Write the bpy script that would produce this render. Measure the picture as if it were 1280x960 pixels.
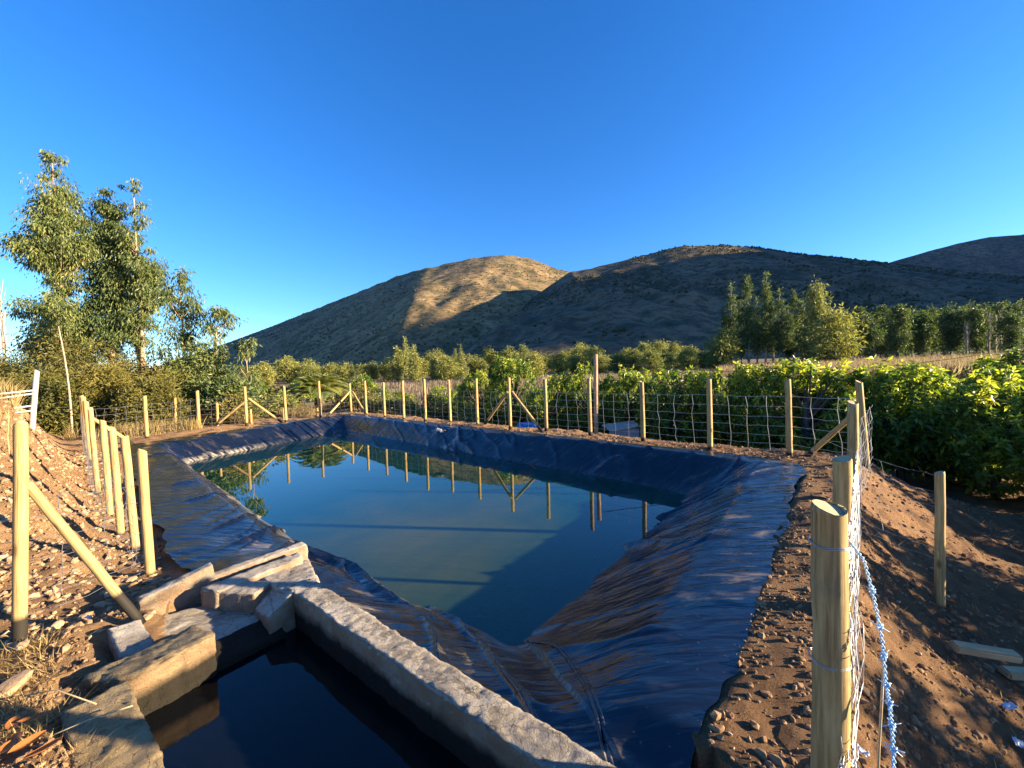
import bpy, math, random
import numpy as np
from mathutils import Vector, Matrix, Quaternion

# ------------------------------------------------------------------ camera, sky, sun, exposure
for o in list(bpy.data.objects): bpy.data.objects.remove(o)
scene = bpy.context.scene
COL = scene.collection
R_ = math.radians
F_PX, CAM_Z, PITCH, ROLL = 481.0, 1.8, R_(2.0), R_(1.8)
cam_d = bpy.data.cameras.new('camera'); cam = bpy.data.objects.new('camera', cam_d); COL.objects.link(cam)
cam_d.sensor_fit = 'HORIZONTAL'; cam_d.sensor_width = 36.0; cam_d.lens = 36.0*F_PX/1280.0
cam_d.clip_start = 0.05; cam_d.clip_end = 20000
CAM_R = Matrix.Rotation(math.pi/2-PITCH, 3, 'X') @ Matrix.Rotation(-ROLL, 3, 'Z')
cam.matrix_world = Matrix.Translation((0, 0, CAM_Z)) @ CAM_R.to_4x4()
scene.camera = cam

SUN_EL, SUN_AZ = R_(12.0), R_(98)          # azimuth clockwise from +Y (camera forward)
SUN = Vector((math.sin(SUN_AZ)*math.cos(SUN_EL), math.cos(SUN_AZ)*math.cos(SUN_EL), math.sin(SUN_EL)))
world = bpy.data.worlds.new('World'); scene.world = world; world.use_nodes = True
wn = world.node_tree
bg = wn.nodes['Background']; sky = wn.nodes.new('ShaderNodeTexSky'); sky.sky_type = 'NISHITA'
sky.sun_disc = False; sky.sun_elevation = SUN_EL; sky.sun_rotation = SUN_AZ
sky.altitude = 600; sky.air_density = 1.0; sky.dust_density = 0.3; sky.ozone_density = 4.0
hsv = wn.nodes.new('ShaderNodeHueSaturation'); hsv.inputs['Saturation'].default_value = 1.2; hsv.inputs['Hue'].default_value = 0.5105
wn.links.new(sky.outputs[0], hsv.inputs['Color']); wn.links.new(hsv.outputs[0], bg.inputs['Color'])
bg.inputs['Strength'].default_value = 0.074
sl = bpy.data.lights.new('sun', 'SUN'); sl.energy = 5.0; sl.angle = R_(0.53); sl.color = (1.0, 0.81, 0.54)
so = bpy.data.objects.new('sun', sl); COL.objects.link(so)
so.rotation_mode = 'QUATERNION'; so.rotation_quaternion = SUN.to_track_quat('Z', 'Y'); so.location = (60, -10, 40)
scene.view_settings.view_transform = 'Standard'; scene.view_settings.look = 'None'
scene.view_settings.gamma = 1.0; scene.view_settings.use_curve_mapping = False
scene.view_settings.exposure = 2.32

# ------------------------------------------------------------------ pixel to place
def ray(u, v): return CAM_R @ Vector((u-640, -(v-480), -F_PX))
def onz(u, v, z):
    d = ray(u, v); t = (z-CAM_Z)/d.z; return Vector((0, 0, CAM_Z))+d*t
def aty(u, v, y):
    d = ray(u, v); t = y/d.y; return Vector((0, 0, CAM_Z))+d*t

# ------------------------------------------------------------------ numeric noise
def _h(ix, iy, iz, seed):
    n = (ix.astype(np.int64)*374761393 + iy.astype(np.int64)*668265263 + iz.astype(np.int64)*2147483647 + seed*974634777) & 0xffffffff
    n = ((n ^ (n >> 13))*1274126177) & 0xffffffff
    n = ((n ^ (n >> 16))*2246822519) & 0xffffffff
    return ((n ^ (n >> 15)) & 0xffffff)/float(0xffffff)
def vnoise(x, y, z=None, seed=0):
    x = np.asarray(x, float); y = np.asarray(y, float)
    z = np.zeros_like(x) if z is None else np.asarray(z, float)
    x, y, z = np.broadcast_arrays(x, y, z)
    ix, iy, iz = np.floor(x), np.floor(y), np.floor(z)
    fx, fy, fz = x-ix, y-iy, z-iz
    fx = fx*fx*(3-2*fx); fy = fy*fy*(3-2*fy); fz = fz*fz*(3-2*fz)
    r = 0
    for a in (0, 1):
        for b in (0, 1):
            for c in (0, 1):
                w = (fx if a else 1-fx)*(fy if b else 1-fy)*(fz if c else 1-fz)
                r = r+w*_h(ix+a, iy+b, iz+c, seed)
    return r*2-1
def fbm(x, y, z=None, o=4, seed=0, gain=.5):
    r = 0; a = 1.; s = 1.; t = 0
    for k in range(o):
        r = r+a*vnoise(np.asarray(x)*s, np.asarray(y)*s, None if z is None else np.asarray(z)*s, seed+k*17); t += a
        a *= gain; s *= 2.03
    return r/t
def sstep(a, b, x):
    t = np.clip((np.asarray(x, float)-a)/(b-a), 0, 1); return t*t*(3-2*t)

# ------------------------------------------------------------------ mesh helpers
def build_mesh(name, V, quads=None, tris=None, smooth=True, rnd=None, mats=None, fmat=None):
    V = np.asarray(V, np.float32).reshape(-1, 3)
    me = bpy.data.meshes.new(name)
    idx = []; starts = []; tot = 0; counts = []
    if quads is not None and len(quads):
        q = np.asarray(quads, np.int32).reshape(-1, 4); idx.append(q.ravel()); counts += [np.full(len(q), 4, np.int32)]
    if tris is not None and len(tris):
        q = np.asarray(tris, np.int32).reshape(-1, 3); idx.append(q.ravel()); counts += [np.full(len(q), 3, np.int32)]
    idx = np.concatenate(idx); counts = np.concatenate(counts)
    starts = np.concatenate([[0], np.cumsum(counts)[:-1]]).astype(np.int32)
    me.vertices.add(len(V)); me.vertices.foreach_set('co', V.ravel())
    me.loops.add(len(idx)); me.loops.foreach_set('vertex_index', idx)
    me.polygons.add(len(counts)); me.polygons.foreach_set('loop_start', starts)
    me.update(calc_edges=True)
    me.polygons.foreach_set('use_smooth', np.full(len(counts), bool(smooth)))
    if rnd is not None:
        a = me.attributes.new('rnd', 'FLOAT', 'POINT'); a.data.foreach_set('value', np.asarray(rnd, np.float32).ravel())
    for m in (mats or []): me.materials.append(m)
    if fmat is not None: me.polygons.foreach_set('material_index', np.asarray(fmat, np.int32))
    me.update(); me.validate()
    return me
def link(name, me, parent=None, loc=None):
    o = bpy.data.objects.new(name, me); COL.objects.link(o)
    if parent is not None: o.parent = parent
    if loc is not None: o.location = loc
    return o
def tag(o, label, cat, group=None):
    o['label'] = label; o['category'] = cat
    if group: o['group'] = group
    return o
def structure(o): o['kind'] = 'structure'; return o
def stuff(o, label=None, cat=None):
    o['kind'] = 'stuff'
    if label: o['label'] = label
    if cat: o['category'] = cat
    return o
def empty(name, loc, label=None, cat=None, group=None):
    o = bpy.data.objects.new(name, None); COL.objects.link(o); o.location = loc; o.empty_display_size = .2
    if label: tag(o, label, cat, group)
    return o
def grid_quads(nx, ny):
    i = np.arange((nx-1)*(ny-1)); r = i//(nx-1); c = i % (nx-1); a = r*nx+c
    return np.stack([a, a+1, a+1+nx, a+nx], 1)
class MB:
    def __init__(s): s.V = []; s.Q = []; s.T = []; s.n = 0
    def add(s, V, Q=None, T=None):
        V = np.asarray(V, float).reshape(-1, 3)
        if Q is not None and len(Q): s.Q.append(np.asarray(Q, int).reshape(-1, 4)+s.n)
        if T is not None and len(T): s.T.append(np.asarray(T, int).reshape(-1, 3)+s.n)
        s.V.append(V); s.n += len(V)
    def tube(s, pts, rad, k=6, cap=True, jitter=0, rng=None):
        P = np.asarray(pts, float); n = len(P)
        rad = np.broadcast_to(np.asarray(rad, float), (n,))
        T = np.gradient(P, axis=0); T /= np.linalg.norm(T, axis=1)[:, None]+1e-12
        up = np.array([0, 0, 1.]) if abs(T[:, 2]).mean() < .8 else np.array([1., 0, 0])
        A = np.cross(T, up); A /= np.linalg.norm(A, axis=1)[:, None]+1e-12; B = np.cross(T, A)
        an = np.arange(k)/k*2*math.pi
        rr = rad[:, None]*np.ones((n, k))
        if jitter: rr = rr*(1+jitter*rng.standard_normal((n, k)))
        V = P[:, None, :]+rr[..., None]*(np.cos(an)[None, :, None]*A[:, None, :]+np.sin(an)[None, :, None]*B[:, None, :])
        i = np.arange(n-1)[:, None]*k; j = np.arange(k)[None, :]; j2 = (j+1) % k
        Q = np.stack([i+j, i+j2, i+k+j2, i+k+j], -1).reshape(-1, 4)
        V = V.reshape(-1, 3); Tn = []
        if cap:
            V = np.concatenate([V, P[:1], P[-1:]]); c0 = n*k; c1 = c0+1
            for a in range(k):
                b = (a+1) % k; Tn += [(c0, b, a), (c1, (n-1)*k+a, (n-1)*k+b)]
        s.add(V, Q, Tn)
    def mesh(s, name, mats=None, smooth=True):
        me = build_mesh(name, np.concatenate(s.V), np.concatenate(s.Q) if s.Q else None, np.concatenate(s.T) if s.T else None, smooth, mats=mats)
        if s.T and s.Q:
            nq = sum(len(q) for q in s.Q); fl = np.array([smooth]*nq+[False]*(len(me.polygons)-nq)); me.polygons.foreach_set('use_smooth', fl)
        return me

# ------------------------------------------------------------------ materials
def new_mat(name):
    m = bpy.data.materials.new(name); m.use_nodes = True
    nt = m.node_tree; return m, nt, nt.nodes['Principled BSDF']
class NT:
    def __init__(s, nt): s.nt = nt
    def n(s, t, **kw):
        x = s.nt.nodes.new(t)
        for k, v in kw.items():
            if k in x.inputs: 
                if hasattr(v, 'is_linked'): s.nt.links.new(v, x.inputs[k])
                else: x.inputs[k].default_value = v
            else: setattr(x, k, v)
        return x
    def l(s, a, b): s.nt.links.new(a, b)
    def noise(s, vec, scale, detail=4, rough=.55, dist=0):
        x = s.n('ShaderNodeTexNoise'); x.inputs['Scale'].default_value = scale; x.inputs['Detail'].default_value = detail
        x.inputs['Roughness'].default_value = rough; x.inputs['Distortion'].default_value = dist
        if vec is not None: s.l(vec, x.inputs['Vector'])
        return x.outputs['Fac']
    def ramp(s, fac, stops):
        x = s.n('ShaderNodeValToRGB'); e = x.color_ramp.elements
        while len(e) < len(stops): e.new(.5)
        for i, (p, c) in enumerate(stops): e[i].position = p; e[i].color = (*c, 1) if len(c) == 3 else c
        s.l(fac, x.inputs['Fac']); return x.outputs['Color']
    def mix(s, fac, a, b, mode='MIX'):
        x = s.n('ShaderNodeMix'); x.data_type = 'RGBA'; x.blend_type = mode
        for sock, val in ((x.inputs[0], fac), (x.inputs[6], a), (x.inputs[7], b)):
            if hasattr(val, 'is_linked'): s.l(val, sock)
            elif isinstance(val, (int, float)): sock.default_value = val
            else: sock.default_value = (*val, 1)
        return x.outputs[2]
    def math(s, op, a, b=0, c=None):
        x = s.n('ShaderNodeMath'); x.operation = op
        for sock, val in zip(x.inputs, (a, b) if c is None else (a, b, c)):
            if hasattr(val, 'is_linked'): s.l(val, sock)
            else: sock.default_value = val
        return x.outputs[0]
    def maprange(s, v, a, b, c=0, d=1):
        x = s.n('ShaderNodeMapRange'); s.l(v, x.inputs[0])
        for i, q in enumerate((a, b, c, d)): x.inputs[i+1].default_value = q
        return x.outputs[0]
    def obj(s): return s.n('ShaderNodeTexCoord').outputs['Object']
    def scale(s, vec, sc, rot=(0, 0, 0)):
        x = s.n('ShaderNodeMapping'); x.inputs['Scale'].default_value = sc; x.inputs['Rotation'].default_value = rot
        s.l(vec, x.inputs['Vector']); return x.outputs[0]
    def bump(s, h, strength, dist, bsdf, prev=None):
        x = s.n('ShaderNodeBump'); x.inputs['Strength'].default_value = strength; x.inputs['Distance'].default_value = dist
        s.l(h, x.inputs['Height'])
        if prev is not None: s.l(prev, x.inputs['Normal'])
        if bsdf is not None: s.l(x.outputs[0], bsdf.inputs['Normal'])
        return x.outputs[0]
    def rand(s): return s.n('ShaderNodeObjectInfo').outputs['Random']

def mat_simple(name, c1, c2, scale=8, rough=.85, bump=.3, bdist=.01, detail=5, spec=.3, stretch=(1, 1, 1), metallic=0, objvar=.0):
    m, nt, b = new_mat(name); k = NT(nt)
    v = k.scale(k.obj(), stretch)
    f = k.noise(v, scale, detail, .6)
    col = k.ramp(f, [(.3, c1), (.7, c2)])
    if objvar:
        col = k.mix(1.0, col, k.ramp(k.rand(), [(0, (1-objvar,)*3), (1, (1+objvar,)*3)]), 'MULTIPLY')
    k.l(col, b.inputs['Base Color'])
    b.inputs['Roughness'].default_value = rough; b.inputs['Specular IOR Level'].default_value = spec; b.inputs['Metallic'].default_value = metallic
    if bump: k.bump(k.noise(v, scale*3, 4, .65), bump, bdist, b)
    return m
def mat_ground():
    m, nt, b = new_mat('soil'); k = NT(nt); p = k.obj()
    big = k.noise(p, .5, 4); mid = k.noise(p, 3.2, 6, .65); fine = k.noise(p, 26, 5, .7)
    c = k.ramp(mid, [(.25, (.17, .085, .038)), (.5, (.31, .17, .075)), (.75, (.46, .28, .13))])
    c = k.mix(k.maprange(fine, .35, .7, 0, .55), c, (.40, .28, .165))
    c = k.mix(k.maprange(big, .45, .7, 0, .5), c, (.20, .10, .05))
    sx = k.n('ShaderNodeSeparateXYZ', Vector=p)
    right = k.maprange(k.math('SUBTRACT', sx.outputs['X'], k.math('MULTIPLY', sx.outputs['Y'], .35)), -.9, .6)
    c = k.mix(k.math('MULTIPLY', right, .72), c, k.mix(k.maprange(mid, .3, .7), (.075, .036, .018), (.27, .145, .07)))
    # dry-grass tint and the ploughed valley floor further off
    y = k.n('ShaderNodeSeparateXYZ', Vector=p)
    far = k.maprange(y.outputs['Y'], 17, 26)
    farcol = k.ramp(k.noise(p, .22, 4), [(.3, (.12, .075, .05)), (.55, (.22, .15, .08)), (.75, (.16, .17, .06))])
    c = k.mix(far, c, farcol)
    k.l(c, b.inputs['Base Color']); b.inputs['Roughness'].default_value = .95; b.inputs['Specular IOR Level'].default_value = .15
    n1 = k.bump(k.noise(p, 9, 7, .75), 1.0, .07, None)
    k.bump(k.noise(p, 70, 5, .75), 1.0, .02, b, n1)
    return m
def mat_liner():
    m, nt, b = new_mat('pond_liner_plastic'); k = NT(nt); p = k.obj()
    sep = k.n('ShaderNodeSeparateXYZ', Vector=p)
    st = k.scale(p, (1.0, 3.2, 1.0), (0, 0, R_(-18)))
    dust = k.noise(st, 1.5, 7, .62, .6); dust2 = k.noise(p, .7, 5, .6); spk = k.noise(p, 22, 4, .7)
    f = k.math('MULTIPLY', k.maprange(dust, .54, .66), k.maprange(dust2, .46, .58))
    # silt collects on the near bank and along the left bank (towards the camera side of the pond)
    nearY = k.maprange(sep.outputs['Y'], 3.0, 7.5, 1, .25)
    f = k.math('MULTIPLY', f, nearY); f = k.math('MULTIPLY', f, k.maprange(dust, .4, .7, .4, .9))
    film = k.maprange(k.noise(p, 1.1, 5, .6), .45, .8, .0, .06)
    base = k.mix(film, (.004, .0065, .014), (.06, .06, .062))
    base = k.mix(f, base, (.33, .255, .165))
    silt = k.math('MULTIPLY', k.maprange(k.math('ADD', sep.outputs['Z'], k.maprange(k.noise(p, 2.5, 4), 0, 1, -.10, .10)), -.36, -.46), k.maprange(k.noise(st, 4.0, 5, .6), .4, .62, 0, .8))
    silt = k.math('MULTIPLY', silt, k.maprange(k.math('ADD', sep.outputs['X'], k.math('MULTIPLY', sep.outputs['Y'], .9)), 2.2, 3.6, 1, .12))
    base = k.mix(silt, base, (.36, .31, .24))
    base = k.mix(k.math('MULTIPLY', k.maprange(spk, .66, .74), .5), base, (.28, .22, .15))
    # mud left below the waterline
    uw = k.maprange(sep.outputs['Z'], -.52, -.75)
    mud = k.ramp(k.noise(p, .9, 5), [(.35, (.03, .045, .02)), (.65, (.24, .23, .07))])
    base = k.mix(k.math('MULTIPLY', uw, .85), base, mud)
    k.l(base, b.inputs['Base Color'])
    ro = k.math('ADD', k.maprange(dust2, .3, .7, .16, .25), k.math('MULTIPLY', f, .4))
    k.l(ro, b.inputs['Roughness']); b.inputs['Specular IOR Level'].default_value = .75
    n1 = k.bump(k.noise(k.scale(p, (.8, 4.0, 1.0), (0, 0, R_(-12))), 2.6, 3, .45, .5), .42, .05, None)
    k.bump(k.noise(p, 30, 3, .5), .08, .004, b, n1)
    return m
def mat_water(name, murk, tint, murkf, rough=.0, wav=.0, ior=1.333, plume=None):
    m = bpy.data.materials.new(name); m.use_nodes = True; nt = m.node_tree; k = NT(nt)
    nt.nodes.remove(nt.nodes['Principled BSDF']); out = nt.nodes['Material Output']
    fr = k.n('ShaderNodeFresnel'); fr.inputs['IOR'].default_value = ior
    tr = k.n('ShaderNodeBsdfTransparent'); tr.inputs['Color'].default_value = (*tint, 1)
    df = k.n('ShaderNodeBsdfDiffuse'); df.inputs['Color'].default_value = (*murk, 1)
    if plume:
        q = k.obj(); vd = k.n('ShaderNodeVectorMath'); vd.operation = 'DISTANCE'; k.l(q, vd.inputs[0]); vd.inputs[1].default_value = (-1.3, 5.3, -.5)
        dd = k.math('ADD', vd.outputs['Value'], k.maprange(k.noise(q, .8, 4, .6, .5), 0, 1, -1.6, 1.6))
        k.l(k.mix(k.maprange(dd, 2.5, .2), murk, plume), df.inputs['Color'])
    gl = k.n('ShaderNodeBsdfGlossy'); gl.inputs['Roughness'].default_value = rough; gl.inputs['Color'].default_value = (1, 1, 1, 1)
    mx = k.n('ShaderNodeMixShader'); mx.inputs[0].default_value = murkf
    k.l(tr.outputs[0], mx.inputs[1]); k.l(df.outputs[0], mx.inputs[2])
    m2 = k.n('ShaderNodeMixShader'); k.l(fr.outputs[0], m2.inputs[0]); k.l(mx.outputs[0], m2.inputs[1]); k.l(gl.outputs[0], m2.inputs[2])
    k.l(m2.outputs[0], out.inputs['Surface'])
    if wav:
        h = k.noise(k.obj(), 2.2, 3, .5)
        bp = k.bump(h, wav, .01, None); k.l(bp, gl.inputs['Normal']); k.l(bp, fr.inputs['Normal'])
    return m
def mat_leaf(name, cols, trans=.3, rough=.45, spec=.4):
    m, nt, b = new_mat(name); k = NT(nt); out = nt.nodes['Material Output']
    a = k.n('ShaderNodeAttribute'); a.attribute_name = 'rnd'
    st = [(i/(len(cols)-1), c) for i, c in enumerate(cols)]
    col = k.ramp(a.outputs['Fac'], st)
    col = k.mix(1.0, col, k.ramp(k.rand(), [(0, (.72, .78, .75)), (1, (1.22, 1.12, 1.0))]), 'MULTIPLY')
    k.l(col, b.inputs['Base Color']); b.inputs['Roughness'].default_value = rough; b.inputs['Specular IOR Level'].default_value = spec
    t = k.n('ShaderNodeBsdfTranslucent'); k.l(k.mix(1.0, col, (1.25, 1.3, .7), 'MULTIPLY'), t.inputs['Color'])
    mx = k.n('ShaderNodeMixShader'); mx.inputs[0].default_value = trans*1.35
    k.l(b.outputs[0], mx.inputs[1]); k.l(t.outputs[0], mx.inputs[2]); k.l(mx.outputs[0], out.inputs['Surface'])
    return m
def mat_post():
    m, nt, b = new_mat('treated_pine'); k = NT(nt); p = k.obj(); rnd = k.rand()
    off = k.n('ShaderNodeVectorMath'); off.operation = 'ADD'; k.l(p, off.inputs[0])
    cb = k.n('ShaderNodeCombineXYZ'); k.l(k.math('MULTIPLY', rnd, 37.), cb.inputs[2]); k.l(cb.outputs[0], off.inputs[1])
    q = off.outputs[0]
    gr = k.noise(k.scale(q, (1, 1, .06)), 60, 5, .6, .3); bl = k.noise(k.scale(q, (1, 1, .35)), 6, 4, .6)
    c = k.ramp(gr, [(.28, (.17, .10, .04)), (.5, (.40, .265, .105)), (.75, (.55, .40, .18))])
    crk = k.noise(k.scale(q, (1, 1, .025)), 95, 3, .6)
    c = k.mix(k.maprange(crk, .62, .70, 0, .75), c, (.09, .05, .022))
    c = k.mix(k.maprange(k.noise(k.scale(q, (1, 1, .5)), 14, 4, .6), .58, .72, 0, .55), c, (.20, .155, .085))
    c = k.mix(k.maprange(bl, .5, .75, 0, .6), c, (.30, .23, .10))
    kn = k.n('ShaderNodeTexVoronoi'); kn.inputs['Scale'].default_value = 5.; k.l(k.scale(q, (1, 1, .55)), kn.inputs['Vector'])
    c = k.mix(k.maprange(kn.outputs['Distance'], .09, .17, .85, 0), c, (.13, .065, .025))
    c = k.mix(1.0, c, k.ramp(rnd, [(0, (.82, .84, .86)), (1, (1.12, 1.08, 1.0))]), 'MULTIPLY')
    on = k.n('ShaderNodeSeparateXYZ', Vector=k.n('ShaderNodeTexCoord').outputs['Normal']).outputs['Z']
    wv = k.n('ShaderNodeTexWave'); wv.wave_type = 'RINGS'; wv.rings_direction = 'Z'; wv.inputs['Scale'].default_value = 45; wv.inputs['Distortion'].default_value = 2; k.l(p, wv.inputs['Vector'])
    c = k.mix(k.maprange(on, .7, .85), c, k.mix(wv.outputs['Fac'], (.30, .20, .10), (.58, .45, .26)))
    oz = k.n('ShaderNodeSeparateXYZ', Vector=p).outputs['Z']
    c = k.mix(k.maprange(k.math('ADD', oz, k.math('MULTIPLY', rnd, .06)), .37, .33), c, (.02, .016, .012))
    k.l(c, b.inputs['Base Color']); b.inputs['Roughness'].default_value = .75; b.inputs['Specular IOR Level'].default_value = .25
    k.bump(gr, .35, .004, b)
    return m
def mat_concrete(name, c1, c2, c3):
    m, nt, b = new_mat(name); k = NT(nt); p = k.obj()
    a = k.noise(p, 3, 6, .65); f = k.noise(p, 40, 5, .7); sp = k.noise(p, 110, 2, .6)
    c = k.ramp(a, [(.3, c1), (.55, c2), (.75, c3)])
    c = k.mix(k.maprange(f, .5, .75, 0, .45), c, tuple(x*.45 for x in c2))
    c = k.mix(k.maprange(sp, .64, .72, 0, .6), c, (.55, .5, .42))
    zb = k.math('FRACT', k.math('MULTIPLY', k.math('ADD', k.n('ShaderNodeSeparateXYZ', Vector=p).outputs['Z'], k.maprange(k.noise(p, 3, 3), 0, 1, -.015, .015)), 9.0))
    c = k.mix(k.maprange(zb, .93, .97, 0, .45), c, tuple(x*.35 for x in c1))
    vo = k.n('ShaderNodeTexVoronoi'); vo.feature = 'DISTANCE_TO_EDGE'; vo.inputs['Scale'].default_value = 2.3
    wp = k.n('ShaderNodeVectorMath'); wp.operation = 'ADD'; k.l(p, wp.inputs[0]); nv_ = k.n('ShaderNodeTexNoise'); nv_.inputs['Scale'].default_value = 5; k.l(p, nv_.inputs['Vector']); k.l(nv_.outputs['Color'], wp.inputs[1]); k.l(wp.outputs[0], vo.inputs['Vector'])
    c = k.mix(k.maprange(vo.outputs['Distance'], .012, .004, 0, .7), c, (.06, .045, .03))
    st = k.noise(k.scale(p, (6, 6, .7)), 2.2, 5, .6)                      # run-off streaks
    c = k.mix(k.maprange(st, .55, .75, 0, .5), c, (.14, .105, .07))
    nz = k.n('ShaderNodeSeparateXYZ', Vector=k.n('ShaderNodeNewGeometry').outputs['True Normal']).outputs['Z']
    c = k.mix(k.math('MULTIPLY', k.maprange(nz, .55, .25), k.maprange(k.noise(p, 4, 5, .6), .3, .6, .35, .9)), c, (.25, .155, .085))
    z = k.n('ShaderNodeSeparateXYZ', Vector=p).outputs['Z']               # algae stain of the standing water level
    zz = k.math('ADD', z, k.maprange(k.noise(p, 5, 4), 0, 1, -.06, .06))
    c = k.mix(k.maprange(zz, -.10, -.17), c, (.022, .018, .012))
    k.l(c, b.inputs['Base Color']); b.inputs['Roughness'].default_value = .92; b.inputs['Specular IOR Level'].default_value = .2
    n1 = k.bump(k.noise(p, 22, 6, .75), .9, .03, None); k.bump(k.noise(p, 90, 4, .75), 1.0, .010, b, n1)
    return m
def mat_mountain(name, soil1, soil2, bush):
    m, nt, b = new_mat(name); k = NT(nt); p = k.obj()
    a = k.noise(p, .006, 6, .6); d = k.noise(p, .06, 5, .75); dd = k.noise(p, .02, 4, .6)
    c = k.ramp(a, [(.35, soil1), (.65, soil2)])
    c = k.mix(k.maprange(d, .46, .60, 0, .85), c, bush)
    c = k.mix(k.maprange(dd, .50, .66, 0, .75), c, bush)
    gl = k.noise(k.scale(p, (1, .35, 1)), .011, 6, .65, 1.2)
    c = k.mix(k.maprange(gl, .55, .68, 0, .7), c, bush)
    k.l(c, b.inputs['Base Color']); b.inputs['Roughness'].default_value = .95; b.inputs['Specular IOR Level'].default_value = .05
    k.bump(d, .45, 4.0, b)
    return m

M = {}
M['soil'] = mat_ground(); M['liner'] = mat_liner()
M['pond'] = mat_water('pond_water', (.004, .075, .048), (.34, .58, .34), .36, .0, .05, 1.6, (.13, .15, .018))
M['tank'] = mat_water('tank_water', (.006, .008, .010), (.25, .27, .25), .6, .0, .03)
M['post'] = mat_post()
M['offcut'] = mat_simple('sawn_timber', (.34, .24, .12), (.52, .40, .22), 9, .8, .3, .004, stretch=(.3, 3, 3))
M['conc'] = mat_concrete('weathered_concrete', (.28, .23, .175), (.45, .39, .31), (.60, .53, .43))
M['conc_gold'] = mat_concrete('earth_stained_concrete', (.26, .18, .09), (.40, .29, .15), (.48, .37, .21))
M['wire'] = mat_simple('galvanised_wire', (.32, .33, .34), (.46, .46, .47), 30, .45, 0, metallic=.6, spec=.5)
M['bluewire'] = mat_simple('pale_blue_wire', (.20, .42, .66), (.42, .62, .80), 60, .5, 0, spec=.5)
M['cord'] = mat_simple('pale_cord', (.30, .22, .12), (.42, .33, .20), 60, .7, 0)
M['stone'] = mat_simple('pale_stone', (.27, .165, .085), (.46, .33, .20), 7, .9, .5, .01, objvar=.25)
M['clod'] = mat_simple('soil_clod', (.13, .075, .04), (.30, .19, .105), 14, .95, .5, .01, spec=.1)
M['bark'] = mat_simple('eucalyptus_bark', (.22, .12, .07), (.48, .33, .22), 5, .85, .4, .02, stretch=(3, 3, .4))
M['barkdark'] = mat_simple('dark_bark', (.05, .037, .026), (.14, .10, .07), 6, .9, .5, .02, stretch=(3, 3, .5))
M['barkpale'] = mat_simple('pale_bark', (.22, .175, .13), (.38, .32, .25), 6, .85, .3, .02, stretch=(3, 3, .5))
M['euc'] = mat_leaf('eucalyptus_leaf', [(.03, .06, .025), (.08, .12, .042), (.16, .195, .06), (.30, .29, .095)], .28)
M['acacia'] = mat_leaf('acacia_leaf', [(.075, .08, .016), (.15, .14, .03), (.24, .20, .055)], .3, .6)
M['avo'] = mat_leaf('avocado_leaf', [(.025, .06, .012), (.08, .145, .022), (.23, .29, .036), (.48, .47, .065)], .36, .40, .4)
M['far'] = mat_leaf('far_leaf', [(.06, .08, .03), (.19, .21, .055), (.42, .40, .11)], .25, .6)
M['farcon'] = mat_leaf('far_conifer_leaf', [(.07, .09, .035), (.20, .22, .07), (.44, .42, .13)], .25, .6)
M['fardark'] = mat_leaf('far_dark_leaf', [(.02, .045, .02), (.06, .10, .032), (.20, .24, .065)], .22, .6)
M['palm'] = mat_leaf('palm_leaf', [(.14, .17, .04), (.32, .33, .08)], .25, .5)
M['straw'] = mat_leaf('dry_straw', [(.20, .13, .055), (.36, .26, .115), (.48, .37, .19)], .3, .8, .2)
M['corn'] = mat_leaf('dry_corn', [(.13, .095, .08), (.22, .17, .145), (.31, .26, .23)], .3, .85, .15)
M['dead'] = mat_leaf('dry_leaf', [(.28, .09, .02), (.40, .15, .04)], .2, .6)
M['white'] = mat_simple('white_paint', (.30, .27, .24), (.48, .44, .39), 14, .6, .2, .004)
M['grey'] = mat_simple('grey_sheet', (.30, .32, .34), (.42, .44, .46), 10, .55, .1, .004)
M['tarp'] = mat_simple('blue_tarp', (.02, .12, .36), (.04, .20, .50), 6, .5, .5, .02)
M['plastic'] = mat_simple('pale_plastic', (.45, .50, .56), (.66, .70, .74), 9, .4, .4, .01)
M['black'] = mat_simple('black_cable', (.012, .012, .012), (.03, .03, .03), 9, .6, 0)
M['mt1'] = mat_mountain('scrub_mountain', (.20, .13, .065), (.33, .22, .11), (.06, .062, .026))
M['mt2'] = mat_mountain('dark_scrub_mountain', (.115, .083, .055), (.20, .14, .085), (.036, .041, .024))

# ------------------------------------------------------------------ layout of the pond and the ground
E1 = np.array([.8, -.6]); E2 = np.array([.6, .8])          # tank axes: along the tank (towards camera), across it (towards pond)
def tk(a, b): return E1*a+E2*b
# control polygons: near, right, far, left, left-bank kink, wall end
O_ = np.array([(.52, 1.40), (5.15, 6.70), (-7.6, 17.75), (-10.9, 10.6), (-3.65, 4.05), (-1.97, 3.47)])
OZ = np.array([-.10, .02, .05, .05, -.22, -.24])
C_ = np.array([(.32, 1.98), (4.35, 6.72), (-7.5, 17.0), (-10.0, 10.7), (-3.22, 4.90), (-1.45, 3.58)])
CZ = np.array([-.10, .06, .06, .0, -.27, -.32])
W_ = np.array([(0.0, 3.12), (3.15, 6.80), (-7.0, 16.1), (-9.3, 10.75), (-3.0, 5.20), (-1.0, 3.72)])
B_ = np.array([(-.35, 4.9), (1.2, 6.9), (-6.9, 14.2), (-7.7, 11.1), (-2.7, 6.9), (-1.3, 5.4)])
def ring(P, Z, n=240, sm=10):
    k = len(P); pts = []
    for i in range(k):
        a = np.array([*P[i], Z[i]]); b = np.array([*P[(i+1) % k], Z[(i+1) % k]])
        t = np.arange(n)/n; pts.append(a+(b-a)*t[:, None])
    pts = np.concatenate(pts); N = len(pts)
    w = np.exp(-.5*(np.arange(-3*sm, 3*sm+1)/sm)**2); w /= w.sum()
    o = np.zeros_like(pts)
    for j, ww in enumerate(w): o += ww*np.roll(pts, j-3*sm, axis=0)
    return o
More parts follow.
